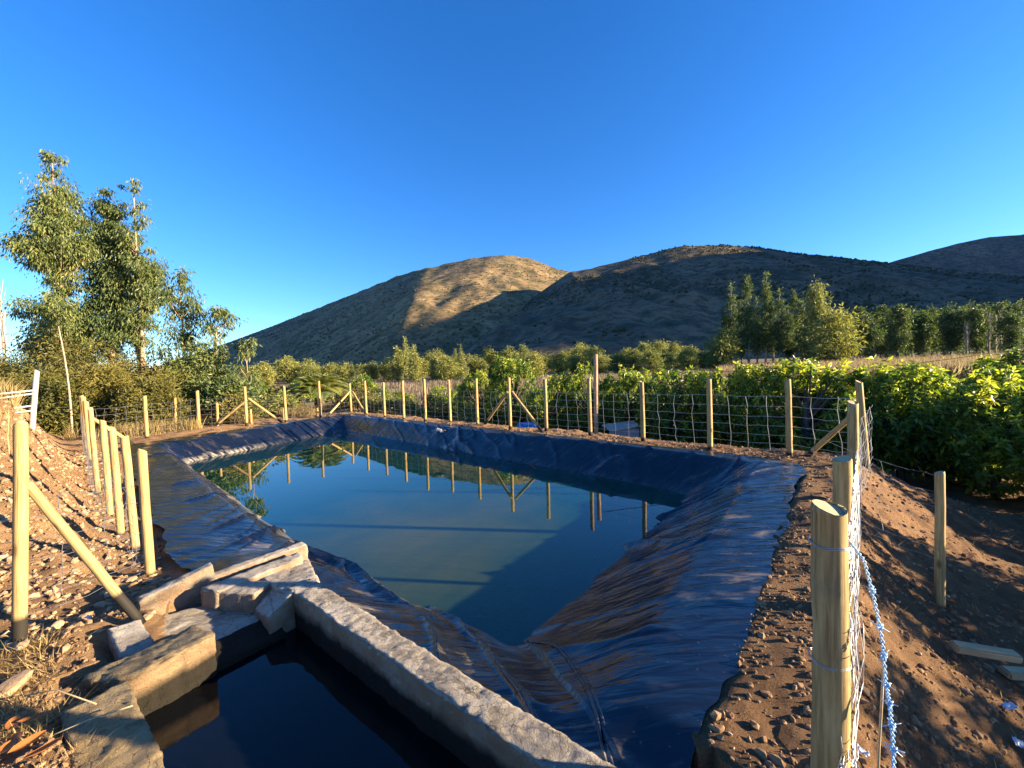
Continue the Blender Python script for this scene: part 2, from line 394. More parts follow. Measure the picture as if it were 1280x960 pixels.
def poly_dist(x, y, P):
    """signed distance to polygon, positive inside"""
    d = np.full(x.shape, 1e9); ins = np.zeros(x.shape, bool); n = len(P)
    for i in range(n):
        ax, ay = P[i]; bx, by = P[(i+1) % n]
        ex, ey = bx-ax, by-ay; t = np.clip(((x-ax)*ex+(y-ay)*ey)/(ex*ex+ey*ey), 0, 1)
        d = np.minimum(d, np.hypot(x-ax-t*ex, y-ay-t*ey))
        c = ((ay > y) != (by > y)) & (x < (bx-ax)*(y-ay)/((by-ay) if by != ay else 1e-9)+ax); ins ^= c
    return np.where(ins, d, -d)
RO = ring(O_, OZ); RO_P = RO[::18, :2]
def base_ground(x, y):
    x = np.asarray(x, float); y = np.asarray(y, float); r = np.hypot(x, y)
    s1 = (x-.95)*.644+(y-11.03)*.765                       # beyond the far right fence
    s2 = (x-1.25)*.73-(y-1.5)*.68                          # outside the near right fence
    s3 = (x+4.7)*-.62+(y-4.68)*-.78                        # outside the left fence
    s = np.maximum(s1-.5, s2-.02)
    w = np.where(s1 > s2, .15+.85*sstep(-10, -1, x), 1)*sstep(0.5, 2.0, np.maximum(x+y*.3, y*.4))
    z = -1.75*(1-np.exp(-np.maximum(0, s)*.62))*w
    z = z-.27*np.exp(-((x+4.2)**2+(y-4.4)**2)/3.2)-.20*np.exp(-((x+6.6)**2+(y-6.4)**2)/4.)
    z = z+1.55*sstep(2.9, 6.8, y)*sstep(.10, 1.15, s3)*(1-sstep(9.0, 15.0, y)*.75)
    z = z+1.75*sstep(21, 38, r)*sstep(-12, 4, x)
    z = z+.014*np.maximum(0, r-26)*np.where(r < 600, 1, 1)
    z = z+.05*fbm(x*.8, y*.8, o=3, seed=4)*np.minimum(1, r/8)
    return z
def ground_z(x, y):
    return float(base_ground(np.array([x]), np.array([y]))[0])

# near ground sheet
gx = np.arange(-15, 13.01, .07); gy = np.arange(-1.2, 22.01, .07)
X, Y = np.meshgrid(gx, gy); X = X.copy(); Y = Y.copy()
Z = base_ground(X, Y)
d = poly_dist(X, Y, RO_P)
rough = fbm(X*2.2, Y*2.2, o=4, seed=9)*.05+np.abs(fbm(X*6, Y*6, o=3, seed=22))*.045
s3 = (X+4.7)*-.62+(Y-4.68)*-.78
s2g = (X-1.25)*.73-(Y-1.5)*.68
rough *= 1+1.3*sstep(0, .6, s3)*sstep(2, 4, Y)*(1-sstep(9, 13, Y))+.8*sstep(0, .5, s2g)
edge = np.clip(1-np.abs(d)/.25, 0, 1)
Z = Z+rough*(1-edge*.8)
Z = np.where(d > .055, np.minimum(Z, -.24-1.05*np.maximum(0, d-.10)), Z)
Z = np.maximum(Z, -2.4)
ta = X*E1[0]+Y*E1[1]; tb = X*E2[0]+Y*E2[1]
sk = sstep(-.02, .24, tb)*(1-sstep(.40, .50, tb))*(ta > -3.75)*(ta < .4)+sstep(-4.4, -4.1, ta)*(ta < -3.3)*sstep(.25, .45, tb)*(tb < .9)
Z = Z-.10*np.clip(sk, 0, 1)
pit = (ta > -3.42) & (ta < .15) & (tb > .30) & (tb < 1.52)
Z = np.where(pit, -1.0, Z)
Z = np.where((ta > -3.55) & (ta < .45) & (tb > 1.45) & (tb < 1.85), np.minimum(Z, -.8), Z)
fl = (ta > -4.38) & (ta < -3.3) & (tb > .74) & (tb < 1.75)
Z = np.where(fl & ~pit, np.minimum(Z, -.36), Z)
GZ = Z.copy()
def surf_z(x, y):
    x = np.asarray(x, float); y = np.asarray(y, float)
    fx = (x+15)/.07; fy = (y+1.2)/.07; ok = (fx > 0) & (fy > 0) & (fx < len(gx)-2) & (fy < len(gy)-2)
    fx = np.clip(fx, 0, len(gx)-2.01); fy = np.clip(fy, 0, len(gy)-2.01); i = fx.astype(int); j = fy.astype(int); a = fx-i; b = fy-j
    z = (GZ[j, i]*(1-a)+GZ[j, i+1]*a)*(1-b)+(GZ[j+1, i]*(1-a)+GZ[j+1, i+1]*a)*b
    return np.where(ok, z, base_ground(x, y))
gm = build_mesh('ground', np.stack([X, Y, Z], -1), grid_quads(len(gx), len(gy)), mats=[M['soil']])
structure(link('ground', gm))
# the valley floor: one sheet to beyond the hills, dipping under the near sheet
rr = np.concatenate([np.linspace(.5, 22, 40), np.geomspace(23, 6000, 130)])
aa = np.linspace(0, 2*math.pi, 241)
RR, AA = np.meshgrid(rr, aa); X = RR*np.sin(AA); Y = RR*np.cos(AA)
Z = base_ground(X, Y)
inside = np.minimum(np.minimum(X+15, 13-X), np.minimum(Y+1.2, 22-Y))
Z = Z-4.0*sstep(.3, 1.8, inside)-.04
structure(link('valley_floor', build_mesh('valley_floor', np.stack([X, Y, Z], -1), grid_quads(len(rr), len(aa)), mats=[M['soil']])))

# ------------------------------------------------------------------ mountains
def sil(pts, Yr):
    q = [aty(u, v, Yr) for u, v in pts]; return np.array([p.x for p in q]), np.array([p.z for p in q])
def hill(name, x0, x1, y0, y1, fn, mat, nx=420, ny=260):
    xs = np.linspace(x0, x1, nx); ys = np.linspace(y0, y1, ny); X, Y = np.meshgrid(xs, ys)
    Z = fn(X, Y)
    return structure(link(name, build_mesh(name, np.stack([X, Y, Z], -1), grid_quads(nx, ny), mats=[mat])))
SK = .8
S1p = [(285, 433), (300, 425), (350, 403), (400, 383), (450, 363), (500, 342), (540, 332), (580, 323), (610, 318), (632, 316), (660, 321), (690, 331), (715, 339), (760, 352), (820, 375), (900, 400), (1000, 430)]
S1x, S1z = [], []
for u, v in S1p:
    k = aty(u, v, 1.0).x; yr = 1600. if k*1600 > -330 else (1600-112*SK)/(1+SK*(k+.136))
    p = aty(u, v, yr); S1x.append(p.x); S1z.append(p.z)
S1x.insert(0, S1x[0]-1600.); S1z.insert(0, 60.)
def mt_left(X, Y):
    Yp = Y-SK*np.maximum(0, -330+.136*(1600-Y)-X)
    sh = .20*np.maximum(0, 1600-Yp)
    R = np.interp(X+sh+6*fbm(X*.004, Y*.004, o=3, seed=31), S1x, S1z)
    t = (Yp-620)/(1600-620)
    g = np.where(t < 1, np.sign(t)*np.abs(t)**.92, 1-(t-1)*.9)
    n = fbm(X*.006, Y*.003, o=4, seed=33)*9*(.1+.9*sstep(-120, 60, X+330-.136*(1600-Y)))*np.clip(1-np.abs(t-.5)*1.6, .06, 1)
    gul = -np.abs(fbm(X*.008, Y*.0028, o=3, seed=35))*36*(.05+.95*sstep(-120, 60, X+330-.136*(1600-Y)))*np.clip((1-t)*2, 0.03, 1)*np.clip(t*3, 0, 1)
    rid = sstep(.75, 1, t)*fbm(X*.02, Y*.02, o=3, seed=37)*5
    return R*g+n+gul+rid+fbm(X*.03, Y*.03, o=3, seed=36)*2.5-6
hill('left_mountain', -4600, 900, 560, 5200, mt_left, M['mt1'], 500, 420)
S2 = sil([(520, 470), (600, 425), (660, 375), (715, 338), (745, 332), (790, 320), (830, 309), (852, 305), (900, 304), (940, 306), (980, 312), (1040, 318), (1110, 327), (1160, 335), (1220, 347), (1290, 368), (1360, 400), (1450, 440)], 1050)
def mt_right(X, Y):
    sh = .10*np.maximum(0, 1050-Y)
    R = np.interp(X+sh+10*fbm(X*.006, Y*.006, o=3, seed=41), S2[0], S2[1])
    t = (Y-330)/(1050-330)
    g = np.where(t < 1, np.sign(t)*np.abs(t)**.95, 1-(t-1)*1.1)
    n = fbm(X*.008, Y*.004, o=4, seed=43)*8*np.clip(1-np.abs(t-.5)*1.7, .06, 1)
    gul = -np.abs(fbm(X*.011, Y*.004, o=3, seed=45))*30*np.clip((1-t)*2, 0.03, 1)*np.clip(t*3, 0, 1)
    return R*g+n+gul+fbm(X*.04, Y*.04, o=3, seed=46)*1.8-5
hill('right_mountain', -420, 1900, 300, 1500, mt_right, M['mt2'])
S3 = sil([(960, 430), (1050, 352), (1115, 325), (1160, 312), (1200, 302), (1240, 294), (1280, 291), (1340, 276), (1450, 215), (1600, 160), (1750, 150)], 2300)  # crest beyond the right frame edge raised to shade the visible slope
def mt_far(X, Y):
    sh = -.35*np.maximum(0, 2300-Y)
    R = np.interp(X+sh+30*fbm(X*.003, Y*.003, o=3, seed=51), S3[0], S3[1])
    t = (Y-1300)/1000.
    g = np.where(t < 1, np.sign(t)*np.abs(t)**.95, 1-(t-1)*.8)
    return R*g-np.abs(fbm(X*.006+Y*.002, Y*.002, o=4, seed=53))*60*np.clip((1-t)*2, 0.03, 1)*np.clip(t*3, 0, 1)-8
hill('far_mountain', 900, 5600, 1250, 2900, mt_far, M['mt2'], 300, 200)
# unseen ridge right of the frame, crest heights shaped to shadow the slopes ahead
OYs = np.array([-900, -300, 0, 100, 180, 250, 345, 420, 489, 541, 607, 655, 690, 735, 770, 850, 950, 1085, 1160, 1255, 1425])
OZs = np.array([90, 140, 330, 450, 500, 530, 560, 580, 592, 604, 612, 612, 603, 592, 612, 645, 665, 655, 480, 260, 0])
def mt_shade(X, Y):
    P = np.interp(Y, OYs, OZs)
    return P*np.clip(1-np.abs(X-2050)/720, -.05, 1)+fbm(X*.006, Y*.006, o=4, seed=61)*10-10
hill('shade_ridge', 1250, 2900, -1000, 1600, mt_shade, M['mt2'], 160, 220)

def mt_shade_far(X, Y):  # second unseen ridge, added to keep the far mountain in shade
    P = np.interp(Y, [900, 1300, 1800, 2200, 2600, 3000], [0, 700, 1080, 1120, 900, 0])
    return P*np.clip(1-np.abs(X-4150)/850, -.05, 1)+fbm(X*.005, Y*.005, o=4, seed=65)*14-12
hill('far_shade_ridge', 3250, 5050, 800, 3100, mt_shade_far, M['mt2'], 120, 140)

M['scrub'] = mat_simple('hill_scrub', (.030, .036, .018), (.085, .082, .035), .05, .95, 0, spec=.05)
def scrub(n, fn, xr, yr, seed, label):
    r = np.random.default_rng(seed); X = xr[0]+(xr[1]-xr[0])*r.random(n); Y = yr[0]+(yr[1]-yr[0])*r.random(n)
    k = fbm(X*.008, Y*.006, o=4, seed=seed)+.35*r.random(n) > .08; X = X[k]; Y = Y[k]; n = len(X); Z = fn(X, Y); k = Z > 12; X, Y, Z = X[k], Y[k], Z[k]; n = len(X)
    dirs = np.array([(1, 0, 0), (0, 1, 0), (-1, 0, 0), (0, -1, 0), (0, 0, 1.0), (0, 0, -.4)]); sz = 1.1+2.6*r.random(n)**2.4
    V = dirs[None]*sz[:, None, None]*(.6+.7*r.random((n, 6, 1)))+np.stack([X, Y, Z+sz*.2], 1)[:, None, :]
    T = np.array([(0, 1, 4), (1, 2, 4), (2, 3, 4), (3, 0, 4), (1, 0, 5), (2, 1, 5), (3, 2, 5), (0, 3, 5)])
    stuff(link('scrub', build_mesh('scrub', V.reshape(-1, 3), None, (np.arange(n)[:, None, None]*6+T[None]).reshape(-1, 3), False, mats=[M['scrub']])), label, 'scrub')
scrub(30000, mt_left, (-2200, 500), (700, 2600), 71, 'dark scrub dotting the left mountain')
scrub(20000, mt_right, (-150, 1500), (420, 1080), 72, 'dark scrub dotting the right mountain')

# ------------------------------------------------------------------ pond liner and water
def make_liner():
    RC, RW, RB = ring(C_, CZ), ring(W_, np.full(6, -.5)), ring(B_, np.full(6, -1.75), sm=30)
    N = len(RO)
    keys = [RO, RO*.45+RC*.55+np.array([0, 0, .012]), RC, RC*.5+RW*.5+np.array([0, 0, .02]), RW, RW*.45+RB*.55, RB]
    kt = np.array([0, .10, .20, .36, .52, .78, 1.0])
    nv = 150; tv = np.linspace(0, 1, nv)
    K = np.stack(keys)                                     # (7,N,3)
    def cubic(K, kt, tv):
        out = np.zeros((len(tv),)+K.shape[1:]); m = np.gradient(K, kt, axis=0)
        for i, t in enumerate(tv):
            j = min(np.searchsorted(kt, t, side='right')-1, len(kt)-2); h = kt[j+1]-kt[j]; s = (t-kt[j])/h
            out[i] = (2*s**3-3*s**2+1)*K[j]+(s**3-2*s**2+s)*h*m[j]*.6+(-2*s**3+3*s**2)*K[j+1]+(s**3-s**2)*h*m[j+1]*.6
        return out
    V = cubic(K, kt, tv)
    seg = np.linalg.norm(np.roll(RC, -1, 0)-RC, axis=1); al = np.concatenate([[0], np.cumsum(seg)[:-1]])
    A = np.broadcast_to(al[None, :], (nv, N)); T = np.broadcast_to(tv[:, None], (nv, N))
    wgt = sstep(.04, .16, T)*(1-.75*sstep(.56, .7, T))
    sh = A+2.2*T+.35*fbm(A*.7, T*3, o=2, seed=70)
    w1 = 1-2*np.abs(fbm(sh*1.15, T*1.1+3, o=1, seed=71)); w1 = np.clip(w1, 0, 1)**4
    w2 = 1-2*np.abs(fbm((A+3.4*T)*2.4, T*1.4+9, o=1, seed=72)); w2 = np.clip(w2, 0, 1)**5
    w3 = fbm(A*.8, T*4, o=3, seed=73)
    amp = .55+.9*sstep(-.1, .5, fbm(A*.35, T*1.2, o=2, seed=74))
    D = (w1*.075+w2*.030)*amp+w3*.045
    # soft drape near the crest and a ragged outer hem
    V[..., 2] += D*wgt
    hem = fbm(A*2.0, A*0+.5, o=3, seed=75)*.11*(1-sstep(0, .16, T))
    cen = np.array([-2.5, 8.5]); dirn = V[..., :2]-cen; dirn /= np.linalg.norm(dirn, axis=-1)[..., None]
    V[..., :2] += dirn*hem[..., None]
    hemz = np.abs(fbm(A*3.0, T*8, o=2, seed=76))*.022*(1-sstep(.02, .2, T)); V[..., 2] += hemz+.006
    # keep the hem on the ground
    gz = base_ground(V[..., 0], V[..., 1]); dd = poly_dist(V[..., 0], V[..., 1], RO_P)
    nearwall = (V[..., 0]*E1[0]+V[..., 1]*E1[1] > -3.7) & (V[..., 0]*E2[0]+V[..., 1]*E2[1] < 1.9) & (V[..., 0] < .9)
    wa = V[..., 0]*E1[0]+V[..., 1]*E1[1]; wb = V[..., 0]*E2[0]+V[..., 1]*E2[1]
    lw = np.clip(sstep(2.0, 2.9, wb)+sstep(-1.3, -.6, wa)*sstep(1.72, 2.0, wb)+sstep(-.45, -.05, wa)+(1-sstep(-4.1, -3.75, wa)), 0, 1)
    V[..., 2] += lw*np.maximum(0, gz+.008+.03*T-V[..., 2])*(1-sstep(.08, .75, dd))
    # behind the concrete wall the sheet is tucked against its face
    tb = V[..., 0]*E2[0]+V[..., 1]*E2[1]; ta = V[..., 0]*E1[0]+V[..., 1]*E1[1]
    push = np.where((ta > -3.60) & (ta < .5), np.maximum(0, 1.572-tb), 0)
    V[..., 0] += push*E2[0]; V[..., 1] += push*E2[1]
    Vf = V.reshape(-1, 3)
    i = np.arange(nv-1)[:, None]*N; j = np.arange(N)[None, :]; j2 = (j+1) % N
    Q = np.stack([i+j, i+j2, i+N+j2, i+N+j], -1).reshape(-1, 4)
    # bottom
    c = len(Vf); Vf = np.concatenate([Vf, [[*RB[:, :2].mean(0), -1.8]]])
    last = (nv-1)*N; jj = np.arange(N); Tt = np.stack([last+jj, last+(jj+1) % N, np.full(N, c)], 1)
    return build_mesh('pond_liner', Vf, Q, Tt, mats=[M['liner']])
lin = link('pond_liner', make_liner())
tag(lin, 'black wrinkled plastic sheet lining the banks of the irrigation pond', 'pond liner')
def flat_poly(name, P, z, mat):
    P = np.asarray(P); n = len(P)
    if sum(P[i, 0]*P[(i+1) % n, 1]-P[(i+1) % n, 0]*P[i, 1] for i in range(n)) < 0: P = P[::-1]
    V = np.concatenate([np.c_[P, np.full(n, z)], [[*P.mean(0), z]]])
    T = [(i, (i+1) % n, n) for i in range(n)]
    return structure(link(name, build_mesh(name, V, None, T, False, mats=[mat])))
big = ring(W_, np.zeros(6))[::8, :2]; cen = big.mean(0)
flat_poly('pond_water', cen+(big-cen)*1.06, -.5, M['pond'])
flat_poly('tank_water', [tk(-3.45, .36), tk(-3.45, 1.43), tk(.1, 1.43), tk(.1, .36)], -.30, M['tank'])
# narrow welded seam running up the near corner of the liner
def seam():
    mb = MB(); pts = [onz(u, v, z) for u, v, z in [(662, 800, -.49), (690, 822, -.42), (715, 850, -.36), (735, 885, -.28), (752, 925, -.19), (765, 965, -.13)]]
    return mb, pts

# ------------------------------------------------------------------ concrete
def rough_box(corners_bottom, z0, z1, seed, amp=.012, res=.024, z1b=None, bevel=.006):
    """a prism over a quad (4 xy points), subdivided and worn; z1 may be 4 values"""
    P = np.array(corners_bottom, float); zt = np.broadcast_to(np.asarray(z1, float), (4,)); zb = np.broadcast_to(np.asarray(z0, float), (4,))
    L1 = np.linalg.norm(P[1]-P[0]); L2 = np.linalg.norm(P[3]-P[0]); L3 = float((zt-zb).max())
    n1, n2, n3 = [max(3, int(L/res)+2) for L in (L1, L2, L3)]
    def pt(a, b, c):
        w = np.stack([(1-a)*(1-b), a*(1-b), a*b, (1-a)*b], -1)
        xy = w@P; lo = w@zb; hi = w@zt
        return np.concatenate([xy, (lo+(hi-lo)*c)[..., None]], -1)
    V = []; Q = []; off = 0
    def face(na, nb, f):
        nonlocal off
        a, b = np.meshgrid(np.linspace(0, 1, na), np.linspace(0, 1, nb)); p = f(a, b)
        V.append(p.reshape(-1, 3)); Q.append(grid_quads(na, nb)+off); off += na*nb
    o = lambda a: np.ones_like(a)
    face(n1, n2, lambda a, b: pt(a, b, o(a))); face(n1, n2, lambda a, b: pt(a, 1-b, 0*a))
    face(n1, n3, lambda a, c: pt(a, 0*a, c)); face(n1, n3, lambda a, c: pt(1-a, o(a), c))
    face(n2, n3, lambda b, c: pt(o(b), b, c)); face(n2, n3, lambda b, c: pt(0*b, 1-b, c))
    V = np.concatenate(V); Q = np.concatenate(Q)
    ctr = V.mean(0)
    # rounded, chipped arrises: pull points towards the centre where two or more faces meet
    bx = np.zeros(len(V))
    key = np.round(V, 4); _, inv, cnt = np.unique(key, axis=0, return_inverse=True, return_counts=True); shared = cnt[inv.ravel()]
    ch = bevel*(shared > 1)*(1+.9*vnoise(V[:, 0]*9, V[:, 1]*9, V[:, 2]*9, seed)); ch *= np.where(shared > 2, 1.5, 1)
    d = ctr-V; d /= np.linalg.norm(d, axis=1)[:, None]+1e-9
    dn = np.stack([fbm(V[:, 0]*7, V[:, 1]*7, V[:, 2]*7, 3, seed+k)*.6+fbm(V[:, 0]*26, V[:, 1]*26, V[:, 2]*26, 3, seed+9+k, .7)*.75 for k in (1, 2, 3)], 1)
    V = V+d*ch[:, None]+dn*amp
    # weld
    _, first, inv = np.unique(key, axis=0, return_index=True, return_inverse=True); inv = inv.ravel()
    return V[first], inv[Q]
def conc_part(name, quad, z0, z1, seed, mat, parent, **kw):
    V, Q = rough_box(quad, z0, z1, seed, **kw)
    loc = np.array([*np.mean(np.array(quad), 0), 0.])
    return link(name, build_mesh(name, V, Q, mats=[mat]), parent)
tank = empty('concrete_tank', (0, 0, 0), 'open concrete water tank with raw cast walls beside the pond', 'water tank')
conc_part('wall', [tk(-3.52, 1.40), tk(.35, 1.40), tk(.35, 1.585), tk(-3.52, 1.60)], -1.1, [.005, 0, -.005, .0], 3, M['conc'], tank, amp=.016)
conc_part('wall', [tk(-3.30, .12), tk(.3, .14), tk(.3, .385), tk(-3.30, .39)], -1.1, [-.02, -.02, -.02, -.01], 5, M['conc_gold'], tank, amp=.02)
conc_part('wall', [tk(-3.62, .22), tk(-3.305, .38), tk(-3.33, .84), tk(-3.60, .80)], -1.1, [-.03, .0, .015, .0], 8, M['conc_gold'], tank, amp=.022, bevel=.02)
conc_part('tank_floor', [tk(-3.42, .35), tk(.2, .35), tk(.2, 1.45), tk(-3.42, 1.45)], -1.3, -.95, 9, M['conc'], tank, res=.3)
conc_part('lip', [tk(-3.60, .80), tk(-3.36, .78), tk(-3.34, 1.30), tk(-3.62, 1.28)], -1.0, [-.20, -.245, -.25, -.20], 10, M['conc'], tank, amp=.018)
flume = empty('concrete_flume', (*tk(-4.0, 1.2), -.3), 'broken concrete inlet flume leading into the tank', 'flume')
flume_parts = [
    ('slab', [tk(-4.52, .62), tk(-4.42, .62), tk(-4.36, 1.12), tk(-4.47, 1.12)], -.5, [-.02, -.02, .09, .09], 11),
    ('slab', [tk(-4.45, 1.00), tk(-4.35, 1.02), tk(-4.13, 1.86), tk(-4.25, 1.86)], -.5, [-.01, -.01, .05, .06], 12),
    ('slab', [tk(-4.24, .98), tk(-4.02, 1.03), tk(-3.92, 1.72), tk(-4.06, 1.74)], -.5, [-.03, -.02, .04, .05], 13),
    ('slab', [tk(-4.18, .97), tk(-3.72, 1.22), tk(-3.80, 1.40), tk(-4.05, 1.25)], -.5, [-.03, -.035, -.02, -.02], 14),
    ('slab', [tk(-3.78, 1.22), tk(-3.40, 1.20), tk(-3.40, 1.41), tk(-3.85, 1.46)], -1.0, [-.16, -.10, .01, -.02], 15),
    ('slab', [tk(-4.0, 1.36), tk(-3.42, 1.36), tk(-3.42, 1.63), tk(-4.0, 1.80)], -1.0, [-.03, -.01, -.01, -.04], 18),
    ('slab', [tk(-4.15, .40), tk(-3.70, .40), tk(-3.62, .60), tk(-4.15, .58)], -.5, [-.03, -.06, -.08, -.05], 16),
    ('channel_floor', [tk(-4.42, .55), tk(-3.60, .60), tk(-3.60, 1.28), tk(-4.20, 1.02)], -.6, [-.17, -.21, -.21, -.18], 17)]
for nm, q, z0, z1, sd in flume_parts:
    V, Q = rough_box(q, z0, z1, sd, amp=.014)
    link(nm, build_mesh(nm, V-np.array(flume.location), Q, mats=[M['conc']]), flume)

# ------------------------------------------------------------------ fences
rng = np.random.default_rng(5)
def post_mesh(seed):
    r = np.random.default_rng(seed); mb = MB(); n = 14; k = 14
    z = np.concatenate([[0], np.linspace(.05, 1.485, n-3), [1.497, 1.5]])
    bx = np.cumsum(r.normal(0, .0016, len(z))); by = np.cumsum(r.normal(0, .0016, len(z)))
    rad = .056-.004*z/1.5+r.normal(0, .0008, len(z)); rad[-2] -= .0006; rad[-1] -= .003; rad[0] = .05
    mb.tube(np.c_[bx, by, z], rad, k, jitter=.008, rng=r)
    return mb.mesh('post', [M['post']])
POSTS = [post_mesh(s) for s in range(5)]
pcount = 0
def pole(parent, name, p0, p1, dia=.11, sink=.0):
    """round pole from p0 (foot) to p1 (head) as a child of parent"""
    global pcount
    p0 = Vector(p0); p1 = Vector(p1); ax = (p1-p0).normalized(); p0 = p0-ax*sink
    o = link(name, POSTS[pcount % 5], parent); pcount += 1
    o.rotation_mode = 'QUATERNION'
    o.rotation_quaternion = ax.to_track_quat('Z', 'Y') @ Quaternion((0, 0, 1), pcount*2.4)
    o.scale = (dia/.108, dia/.108, (p1-p0).length/1.5)
    o.location = p0-(parent.location if parent else Vector())
    return o
def wire_bay(parent, a, b, za, zb, h0=.08, h1=1.12, nh=7, stay=.30, rad=.0026, seed=0, sag=.02, side=.06):
    """woven stock wire between two post feet a and b (xy), ground heights za zb"""
    r = np.random.default_rng(seed); a = np.array(a, float)[:2]; b = np.array(b, float)[:2]; L = np.linalg.norm(b-a)
    dirn = (b-a)/L; nrm = np.array([-dirn[1], dirn[0]])*side
    mb = MB(); hs = h0+(h1-h0)*(np.linspace(0, 1, nh)**1.15); loc = np.array(parent.location)
    t = np.linspace(0, 1, 9); ns = max(2, int(L/stay))
    off = r.normal(0, .006, (nh, 9)); lat = r.normal(0, .008, (nh, 9)); off[:, [0, -1]] = 0
    def P(h, tt, o=0, l=0):
        xy = a+np.outer(tt, b-a)+nrm+np.outer(l+0*tt, nrm/np.linalg.norm(nrm)) if np.ndim(l) == 0 else a+np.outer(tt, b-a)+nrm+l[:, None]*nrm/np.linalg.norm(nrm)
        return np.c_[xy, za+(zb-za)*tt+h-sag*np.sin(math.pi*tt)+o]-loc
    for i, h in enumerate(hs): mb.tube(P(h, t, off[i], lat[i]), rad*.75, 3, False)
    for j in range(1, ns):
        tt = j/ns+r.normal(0, .012)
        zz = hs; lean = r.normal(.03, .04); wob = r.normal(0, .016, nh)
        tj = np.clip(tt+(lean*(zz-h0)/(h1-h0)+wob)/L*1.0, 0, 1)
        xy = a+np.outer(tj, b-a)+nrm+np.outer(r.normal(0, .012, nh), nrm/np.linalg.norm(nrm))
        mb.tube(np.c_[xy, za+(zb-za)*tj+zz-sag*np.sin(math.pi*tj)]-loc, rad*.95, 3, False)
    return link('wire_mesh', mb.mesh('wire_mesh', [M['wire']], False), parent)

# far right fence, seen across the water
fr = empty('pond_fence', onz(1073, 588, 0.0), 'timber post and wire mesh fence along the far bank in front of the orchard', 'fence', 'fences round the pond')
FR = [(987, 570, 474.5), (888, 561, 474.5), (804, 552, 477), (738, 545, 473), (683, 540, 473), (638, 536, 472), (597, 531, 474.5), (563, 528, 475), (532, 527, 474.5), (505, 524, 476), (481, 521.5, 478), (458, 518.5, 477), (439, 516.5, 479.5)]
D_corner = Vector((5.85, 6.35, 0)); feet = [D_corner]
pole(fr, 'post', D_corner, aty(1073.5, 477, 6.35), .10, .3)
for u, v, t in FR:
    p = onz(u, v, 0); q = aty(u-2.2, t, p.y); pole(fr, 'post', p, (p.x+(q.x-p.x)*.8, q.y, q.z), .105, .3); feet.append(p)
for i in range(len(feet)-1): wire_bay(fr, feet[i], feet[i+1], 0, 0, seed=i, rad=.0046, side=-.07, h1=1.15)
def brace_px(parent, ua, va, ub, vb, foot, head, dia=.085):
    p0 = onz(ua, va, foot); p1 = aty(ub, vb, head); pole(parent, 'brace', p0, p1, dia, .08)
brace_px(fr, 605, 531.5, 635, 490, 0, feet[6].y-.05); brace_px(fr, 679, 541, 640, 490, 0, feet[6].y-.12)
brace_px(fr, 1008, 571, 1066, 519, 0, 6.45); brace_px(fr, 458, 519, 441, 490, 0, feet[13].y-.1)

# back fence on the left end of the pond
corner_l = Vector((-11.55, 10.35, .02))
bl = empty('pond_fence', corner_l, 'timber post and wire mesh fence with braces below the left trees', 'fence', 'fences round the pond')
BL = [(184, 548, 495), (249.3, 537, 489), (308.4, 532, 483.5), (357.6, 528, 483), (401, 522.5, 477)]
bfeet = [corner_l]
pole(bl, 'post', corner_l, aty(101.5, 495, 10.35), .10, .3)
for u, v, t in BL:
    p = onz(u, v, 0); q = aty(u-3, t, p.y); pole(bl, 'post', p, (p.x+(q.x-p.x)*.7, q.y, q.z), .105, .3); bfeet.append(p)
bfeet.append(feet[-1])
for i in range(len(bfeet)-1): wire_bay(bl, bfeet[i], bfeet[i+1], 0, 0, seed=40+i, rad=.0044, side=.07, h1=1.1)
brace_px(bl, 267, 534, 307.6, 500.5, 0, bfeet[3].y-.05); brace_px(bl, 354, 529, 311, 498.5, 0, bfeet[3].y+.08)
brace_px(bl, 407, 522.5, 437, 490, 0, feet[13].y-.05); brace_px(bl, 165, 554, 116, 523, 0, 10.45, .09)
# older row of short stakes behind it
ol = empty('stake_fence', onz(165, 534, 0)+Vector((0, .5, 0)), 'row of short old stakes with slack wire behind the left back fence', 'fence')
os_ = []
for u, v, t in [(165, 534, 504), (219.5, 536, 498), (272, 533, 504), (314, 529, 512), (355, 525, 510), (397, 520, 510)]:
    p = onz(u, v, .02); pole(ol, 'stake', p, aty(u-.8, t, p.y), .085, .2); os_.append(p)
for i in range(5): wire_bay(ol, os_[i], os_[i+1], 0, 0, seed=60+i, rad=.0026, nh=4, h1=.75, stay=.9)

# left fence beside the rubble slope
lf = empty('pond_fence', (-3.7, 2.79, .0), 'timber post and wire mesh fence down the left bank beside the rubble slope', 'fence', 'fences round the pond')
p25 = onz(25, 788, 0.0); pole(lf, 'post', p25, aty(25.5, 531, p25.y-.02), .076, .3)
lfeet = [p25]
for u, v, tu, t, z in [(188, 724, 177, 563, -.30), (170, 691, 156, 546, -.30), (152, 673, 140, 537, -.29), (138, 651, 128, 526, -.27), (123, 621.5, 113, 511, -.22)]:
    p = onz(u, v, z); pole(lf, 'post', p, aty(tu, t, p.y), .074+.012*rng.random(), .3); lfeet.append(p)
for x, y, tz in [(-9.35, 8.45, 1.42), (-10.4, 9.35, 1.48)]:
    p = Vector((x, y, .05)); pole(lf, 'post', p, (x-.03, y, tz), .10, .3); lfeet.append(p)
lfeet.append(corner_l)
for i in range(len(lfeet)-1): wire_bay(lf, lfeet[i], lfeet[i+1], lfeet[i].z, lfeet[i+1].z, seed=80+i, rad=.0027, side=.07, h1=1.0, stay=.28 if i else .42)
b0 = onz(166, 766, -.03); pole(lf, 'brace', b0, aty(33, 604, 2.80), .062, .12)

